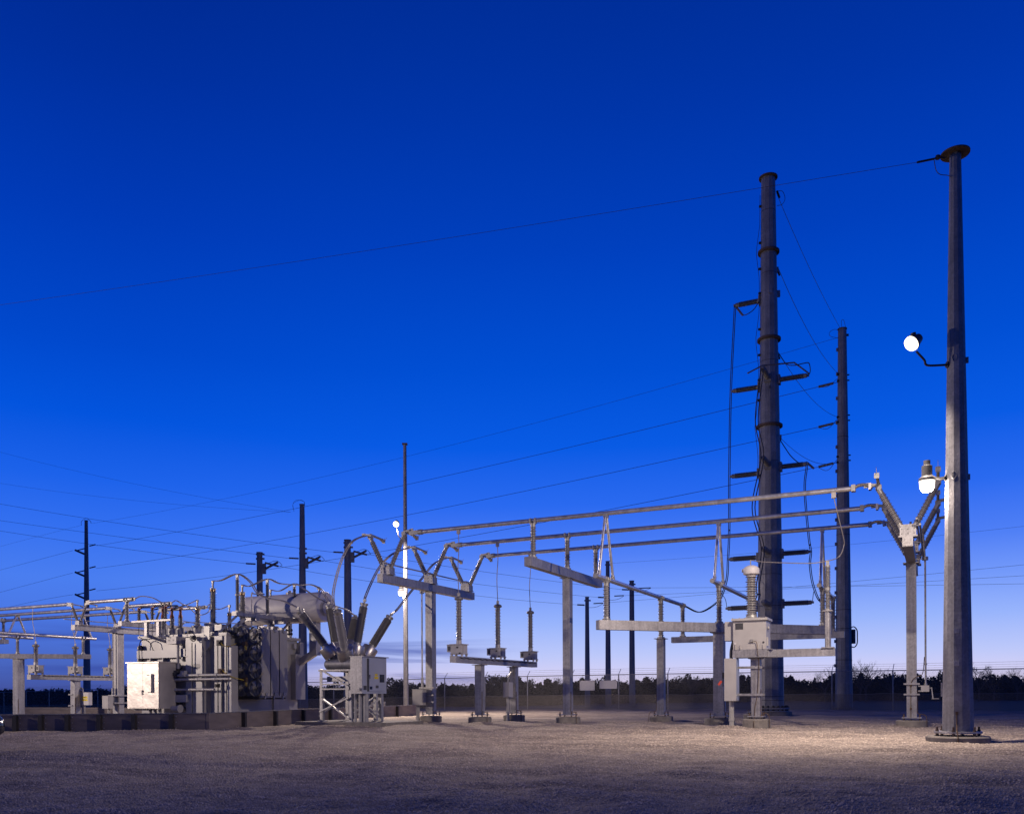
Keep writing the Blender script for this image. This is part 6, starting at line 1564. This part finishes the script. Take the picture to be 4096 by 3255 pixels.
for px in np.arange(-500, 4600, 9):
    d = rng.uniform(135, 175); b = P(px+rng.uniform(-10, 10), 2774, d); g = gz(b.x)-0.4
    # tree line height profile from the photograph (full pixels above the eye line)
    prof = np.interp(px, [-500, 0, 60, 130, 200, 260, 380, 520, 600, 1250, 1400, 1500, 1560, 1700, 1760, 1850, 1920, 1980, 2050, 2090, 2120, 2200, 2260, 2330, 2400, 2500, 2560, 2620, 2680, 2740, 2800, 2900, 3000, 3150, 3170, 3260, 3330, 3420, 3500, 3650, 3700, 3800, 3950, 4096, 4600],
                         [20, 18, 22, 20, 26, 18, 20, 30, 26, 42, 30, 40, 52, 44, 40, 26, 34, 58, 66, 46, 38, 56, 34, 62, 52, 38, 52, 62, 50, 68, 64, 60, 68, 58, 46, 50, 56, 62, 66, 74, 62, 60, 52, 56, 56])
    hy = 2774+0.0047*(2048-px)
    zt = 1.05 + prof*d/FPX*(0.66+0.40*rng.random()**1.6 + 0.14*math.sin(px*0.021)*math.sin(px*0.0077+1))
    h = max(2.0, zt-g); r = h*0.26
    cs.append((b.x, b.y, g+h*0.62)); rs.append((r*rng.uniform(1.0, 1.7), r*1.2, h*0.40)); ks.append(330)
    cs.append((b.x+rng.uniform(-1, 1), b.y-1, g+h*0.28)); rs.append((r*1.9, r*1.3, h*0.32)); ks.append(160)
    if rng.random() < 0.55: cs.append((b.x+rng.uniform(-1.5, 1.5), b.y, g+h*rng.uniform(0.9, 1.04))); rs.append((r*rng.uniform(0.3, 0.8), r*0.4, h*rng.uniform(0.10, 0.2))); ks.append(70)
o = quads_obj('distant_woodland', leaf_cloud(cs, rs, [k*1.5 for k in ks], 0.17, rng), 'leaf')
tag(o, 'dark band of low woodland along the horizon beyond the fence', 'woodland', kind='stuff')
# low brushy berm in front of it
def bare_tree(px, ptop, d, label, spread=1.0, seed=1, leaf=False):
    rr = random.Random(seed)
    b = P(px, 2774, d); g = gz(b.x)-0.4; zt = P(px, ptop, d).z; h = zt-g
    t = thing('juniper_tree' if leaf else 'bare_tree', (b.x, b.y, g), label, 'tree', 'trees standing above the woodland')
    m = MB(); m.cyl((b.x, b.y, g), (b.x+0.1, b.y, g+h*0.4), h*0.022, h*0.014, 6); m.build('trunk', 'bark', t, True)
    m = MB()
    def grow(p, dr, L, r, lev):
        q = p+dr*L; m.cyl(p, q, r, r*0.6, 4, False)
        if lev == 0: return
        for _ in range(3 if lev > 1 else 4):
            nd = (dr+V((rr.uniform(-1, 1)*spread, rr.uniform(-1, 1)*spread, rr.uniform(-0.35, 0.6)))*0.75).normalized()
            grow(p+dr*L*rr.uniform(0.55, 1.0), nd, L*rr.uniform(0.6, 0.85), r*0.6, lev-1)
    if leaf:
        for k in range(6): grow(V((b.x, b.y, g+h*0.1*k)), V((rr.uniform(-1, 1), rr.uniform(-1, 1), 0.8)).normalized(), h*0.2, h*0.012, 1)
        m.build('limbs', 'bark', t, True)
        r2 = np.random.default_rng(seed)
        c_ = [(b.x, b.y, g+h*(0.25+0.12*k)) for k in range(6)]; s_ = [(h*0.24*(1-0.13*k)*spread, h*0.2, h*0.13) for k in range(6)]
        off = V(t.location); q = leaf_cloud(c_, s_, [260]*6, 0.16, r2) - np.array(off)
        o = quads_obj('crown', q, 'leaf'); o.parent = t
    else:
        for k in range(4): grow(V((b.x+0.05, b.y, g+h*(0.22+0.05*k))), V((rr.uniform(-0.7, 0.7), rr.uniform(-.5, .5), 0.9)).normalized(), h*0.27, h*0.012, 4)
        m.build('crown', 'bark', t, True)
for i, (px, pt, sp, lb_) in enumerate([(3300, 2662, 1.0, 'bare branched tree rising between the thickest pole and the outer pole'), (3462, 2636, 1.0, 'tallest bare tree just right of the outer pole'), (3440, 2655, 0.9, 'thin bare tree touching the outer pole on its right side'),
                                     (3560, 2672, 1.2, 'spreading bare tree left of the crank handle stand'), (3915, 2645, 0.9, 'rounded bare tree right of the near steel mast'), (3975, 2668, 0.9, 'small bare tree second from the right picture edge'), (4068, 2672, 1.1, 'low bare tree at the right picture edge'),
                                     (2770, 2692, 1.2, 'small bare tree left of the wide column'), (2760, 2700, 1.0, 'twiggy bare tree behind the lone square post'), (2955, 2690, 1.1, 'twiggy bare tree behind the metering tank cabinet'), (2215, 2700, 1.1, 'small bare tree behind the tall bus support column'), (1440, 2712, 0.9, 'bare twiggy tree seen through the breaker frame')]):
    bare_tree(px, pt, 122+3*(i % 4), lb_, sp, i+3)
for i, (px, pt, sp, lb_) in enumerate([(2328, 2712, 1.0, 'leafy juniper between the bus support and the nearest distant pole'), (2062, 2706, 1.3, 'round juniper behind the hanging junction box'), (2190, 2712, 1.2, 'broad juniper just left of the tall bus support'), (1500, 2714, 1.0, 'juniper behind the breaker cabinet leg'), (400, 2752, 1.2, 'juniper in front of the far left pole base'), (2585, 2706, 1.1, 'juniper right of the third distant pole'), (3165, 2700, 1.1, 'juniper just right of the thickest pole'), (1690, 2728, 1.0, 'juniper behind the centre stand column')]):
    bare_tree(px, pt, 126, lb_, sp, i+40, True)

# ------------------------------------------------------------------ world: deep dusk sky
w = bpy.data.worlds.new('World'); sc.world = w; w.use_nodes = True
nt = w.node_tree; L = nt.links; bg = nt.nodes['Background']
tc = N(nt, 'ShaderNodeTexCoord'); sep = N(nt, 'ShaderNodeSeparateXYZ'); L.new(tc.outputs['Generated'], sep.inputs[0])
def s2l(c): return tuple(((x/255)/12.92 if x/255 <= 0.04045 else ((x/255+0.055)/1.055)**2.4) for x in c)
def ramp(stops, fac):
    r = N(nt, 'ShaderNodeValToRGB'); cr = r.color_ramp; cr.interpolation = 'LINEAR'
    while len(cr.elements) < len(stops): cr.elements.new(0.5)
    for e, (p_, c) in zip(cr.elements, stops): e.position = p_; e.color = (*s2l(c), 1)
    L.new(fac, r.inputs['Fac']); return r.outputs['Color']
# position = elevation sine; 0 horizon
glow = ramp([(0.0, (232, 214, 236)), (0.018, (216, 210, 244)), (0.044, (188, 200, 250)), (0.08, (152, 180, 252)), (0.118, (116, 154, 250)), (0.157, (80, 128, 246)), (0.21, (42, 106, 240)), (0.27, (8, 91, 229)), (0.345, (0, 79, 212)), (0.45, (0, 64, 190)), (0.55, (0, 53, 168)), (0.66, (0, 42, 144)), (0.80, (12, 30, 104)), (1.0, (14, 26, 84))], sep.outputs['Z'])
side = ramp([(0.0, (66, 78, 150)), (0.03, (72, 100, 188)), (0.07, (76, 118, 224)), (0.12, (74, 126, 240)), (0.17, (52, 112, 240)), (0.22, (28, 98, 234)), (0.28, (2, 84, 222)), (0.345, (0, 72, 204)), (0.45, (0, 58, 182)), (0.55, (0, 47, 158)), (0.66, (0, 36, 132)), (0.80, (12, 28, 98)), (1.0, (14, 26, 84))], sep.outputs['Z'])
gdir = ray(3050, 2774).normalized()
dt = N(nt, 'ShaderNodeVectorMath', operation='DOT_PRODUCT'); dt.inputs[1].default_value = gdir
hz = N(nt, 'ShaderNodeVectorMath', operation='MULTIPLY'); hz.inputs[1].default_value = (1, 1, 0); L.new(tc.outputs['Generated'], hz.inputs[0])
hn = N(nt, 'ShaderNodeVectorMath', operation='NORMALIZE'); L.new(hz.outputs[0], hn.inputs[0]); L.new(hn.outputs[0], dt.inputs[0])
mr = N(nt, 'ShaderNodeMapRange', interpolation_type='SMOOTHSTEP'); mr.inputs['From Min'].default_value = 0.74; mr.inputs['From Max'].default_value = 0.975
L.new(dt.outputs['Value'], mr.inputs['Value'])
mx = N(nt, 'ShaderNodeMix', data_type='RGBA'); L.new(mr.outputs['Result'], mx.inputs['Factor']); L.new(side, mx.inputs['A']); L.new(glow, mx.inputs['B'])
# darker sky away from the afterglow
m2 = N(nt, 'ShaderNodeMapRange'); m2.inputs['From Min'].default_value = -0.6; m2.inputs['From Max'].default_value = 0.70; m2.inputs['To Min'].default_value = 0.6; m2.inputs['To Max'].default_value = 1.0
L.new(dt.outputs['Value'], m2.inputs['Value'])
mm = N(nt, 'ShaderNodeVectorMath', operation='SCALE'); L.new(mx.outputs['Result'], mm.inputs[0]); L.new(m2.outputs['Result'], mm.inputs['Scale'])
# low streaky clouds
mp = N(nt, 'ShaderNodeMapping'); mp.inputs['Scale'].default_value = (1.6, 1.6, 26)
L.new(tc.outputs['Generated'], mp.inputs['Vector'])
no = N(nt, 'ShaderNodeTexNoise'); no.inputs['Scale'].default_value = 1.7; no.inputs['Detail'].default_value = 6; no.inputs['Distortion'].default_value = 0.6; L.new(mp.outputs['Vector'], no.inputs['Vector'])
cr = N(nt, 'ShaderNodeValToRGB'); cr.color_ramp.elements[0].position = 0.46; cr.color_ramp.elements[1].position = 0.62
L.new(no.outputs['Fac'], cr.inputs['Fac'])
el = N(nt, 'ShaderNodeMapRange', interpolation_type='SMOOTHSTEP'); el.inputs['From Min'].default_value = 0.085; el.inputs['From Max'].default_value = 0.045; L.new(sep.outputs['Z'], el.inputs['Value'])
az = N(nt, 'ShaderNodeMapRange', interpolation_type='SMOOTHSTEP'); az.inputs['From Min'].default_value = 0.972; az.inputs['From Max'].default_value = 0.925; L.new(dt.outputs['Value'], az.inputs['Value'])
f1 = N(nt, 'ShaderNodeMath', operation='MULTIPLY'); L.new(el.outputs['Result'], f1.inputs[0]); L.new(az.outputs['Result'], f1.inputs[1])
f2 = N(nt, 'ShaderNodeMath', operation='MULTIPLY'); L.new(f1.outputs[0], f2.inputs[0]); L.new(cr.outputs['Color'], f2.inputs[1])
f3 = N(nt, 'ShaderNodeMath', operation='MULTIPLY'); L.new(f2.outputs[0], f3.inputs[0]); f3.inputs[1].default_value = 0.95
mc = N(nt, 'ShaderNodeMix', data_type='RGBA'); L.new(f3.outputs[0], mc.inputs['Factor']); L.new(mm.outputs[0], mc.inputs['A']); mc.inputs['B'].default_value = (*s2l((60, 82, 170)), 1)
# a faint physically based dusk component, sun below the horizon
skyt = N(nt, 'ShaderNodeTexSky', sky_type='NISHITA'); skyt.sun_disc = False; skyt.sun_elevation = math.radians(-4); skyt.sun_rotation = math.radians(-11)
sk2 = N(nt, 'ShaderNodeVectorMath', operation='SCALE'); L.new(skyt.outputs['Color'], sk2.inputs[0]); sk2.inputs['Scale'].default_value = 0.004
ad = N(nt, 'ShaderNodeVectorMath', operation='ADD'); L.new(mc.outputs['Result'], ad.inputs[0]); L.new(sk2.outputs[0], ad.inputs[1])
L.new(ad.outputs[0], bg.inputs['Color']); bg.inputs['Strength'].default_value = 1.0

# ------------------------------------------------------------------ camera
cd = bpy.data.cameras.new('camera'); co = bpy.data.objects.new('camera', cd); COL.objects.link(co)
cd.sensor_fit = 'HORIZONTAL'; cd.sensor_width = 36; cd.lens = 36*FPX/4096.0; cd.clip_end = 6000; cd.clip_start = 0.1
cd.shift_x = 0.0; cd.shift_y = (HY-3255/2)/4096.0
rc = rt*ct - UP*st; uc = rt*st + UP*ct
R = Matrix((rc, uc, -fw)).transposed().to_4x4(); R.translation = cam_loc; co.matrix_world = R
sc.camera = co
sc.view_settings.view_transform = 'Standard'; sc.view_settings.look = 'None'; sc.view_settings.exposure = 0; sc.view_settings.gamma = 1
sc.render.engine = 'CYCLES'
sc.cycles.max_bounces = 5; sc.cycles.transparent_max_bounces = 16; sc.cycles.sample_clamp_indirect = 4
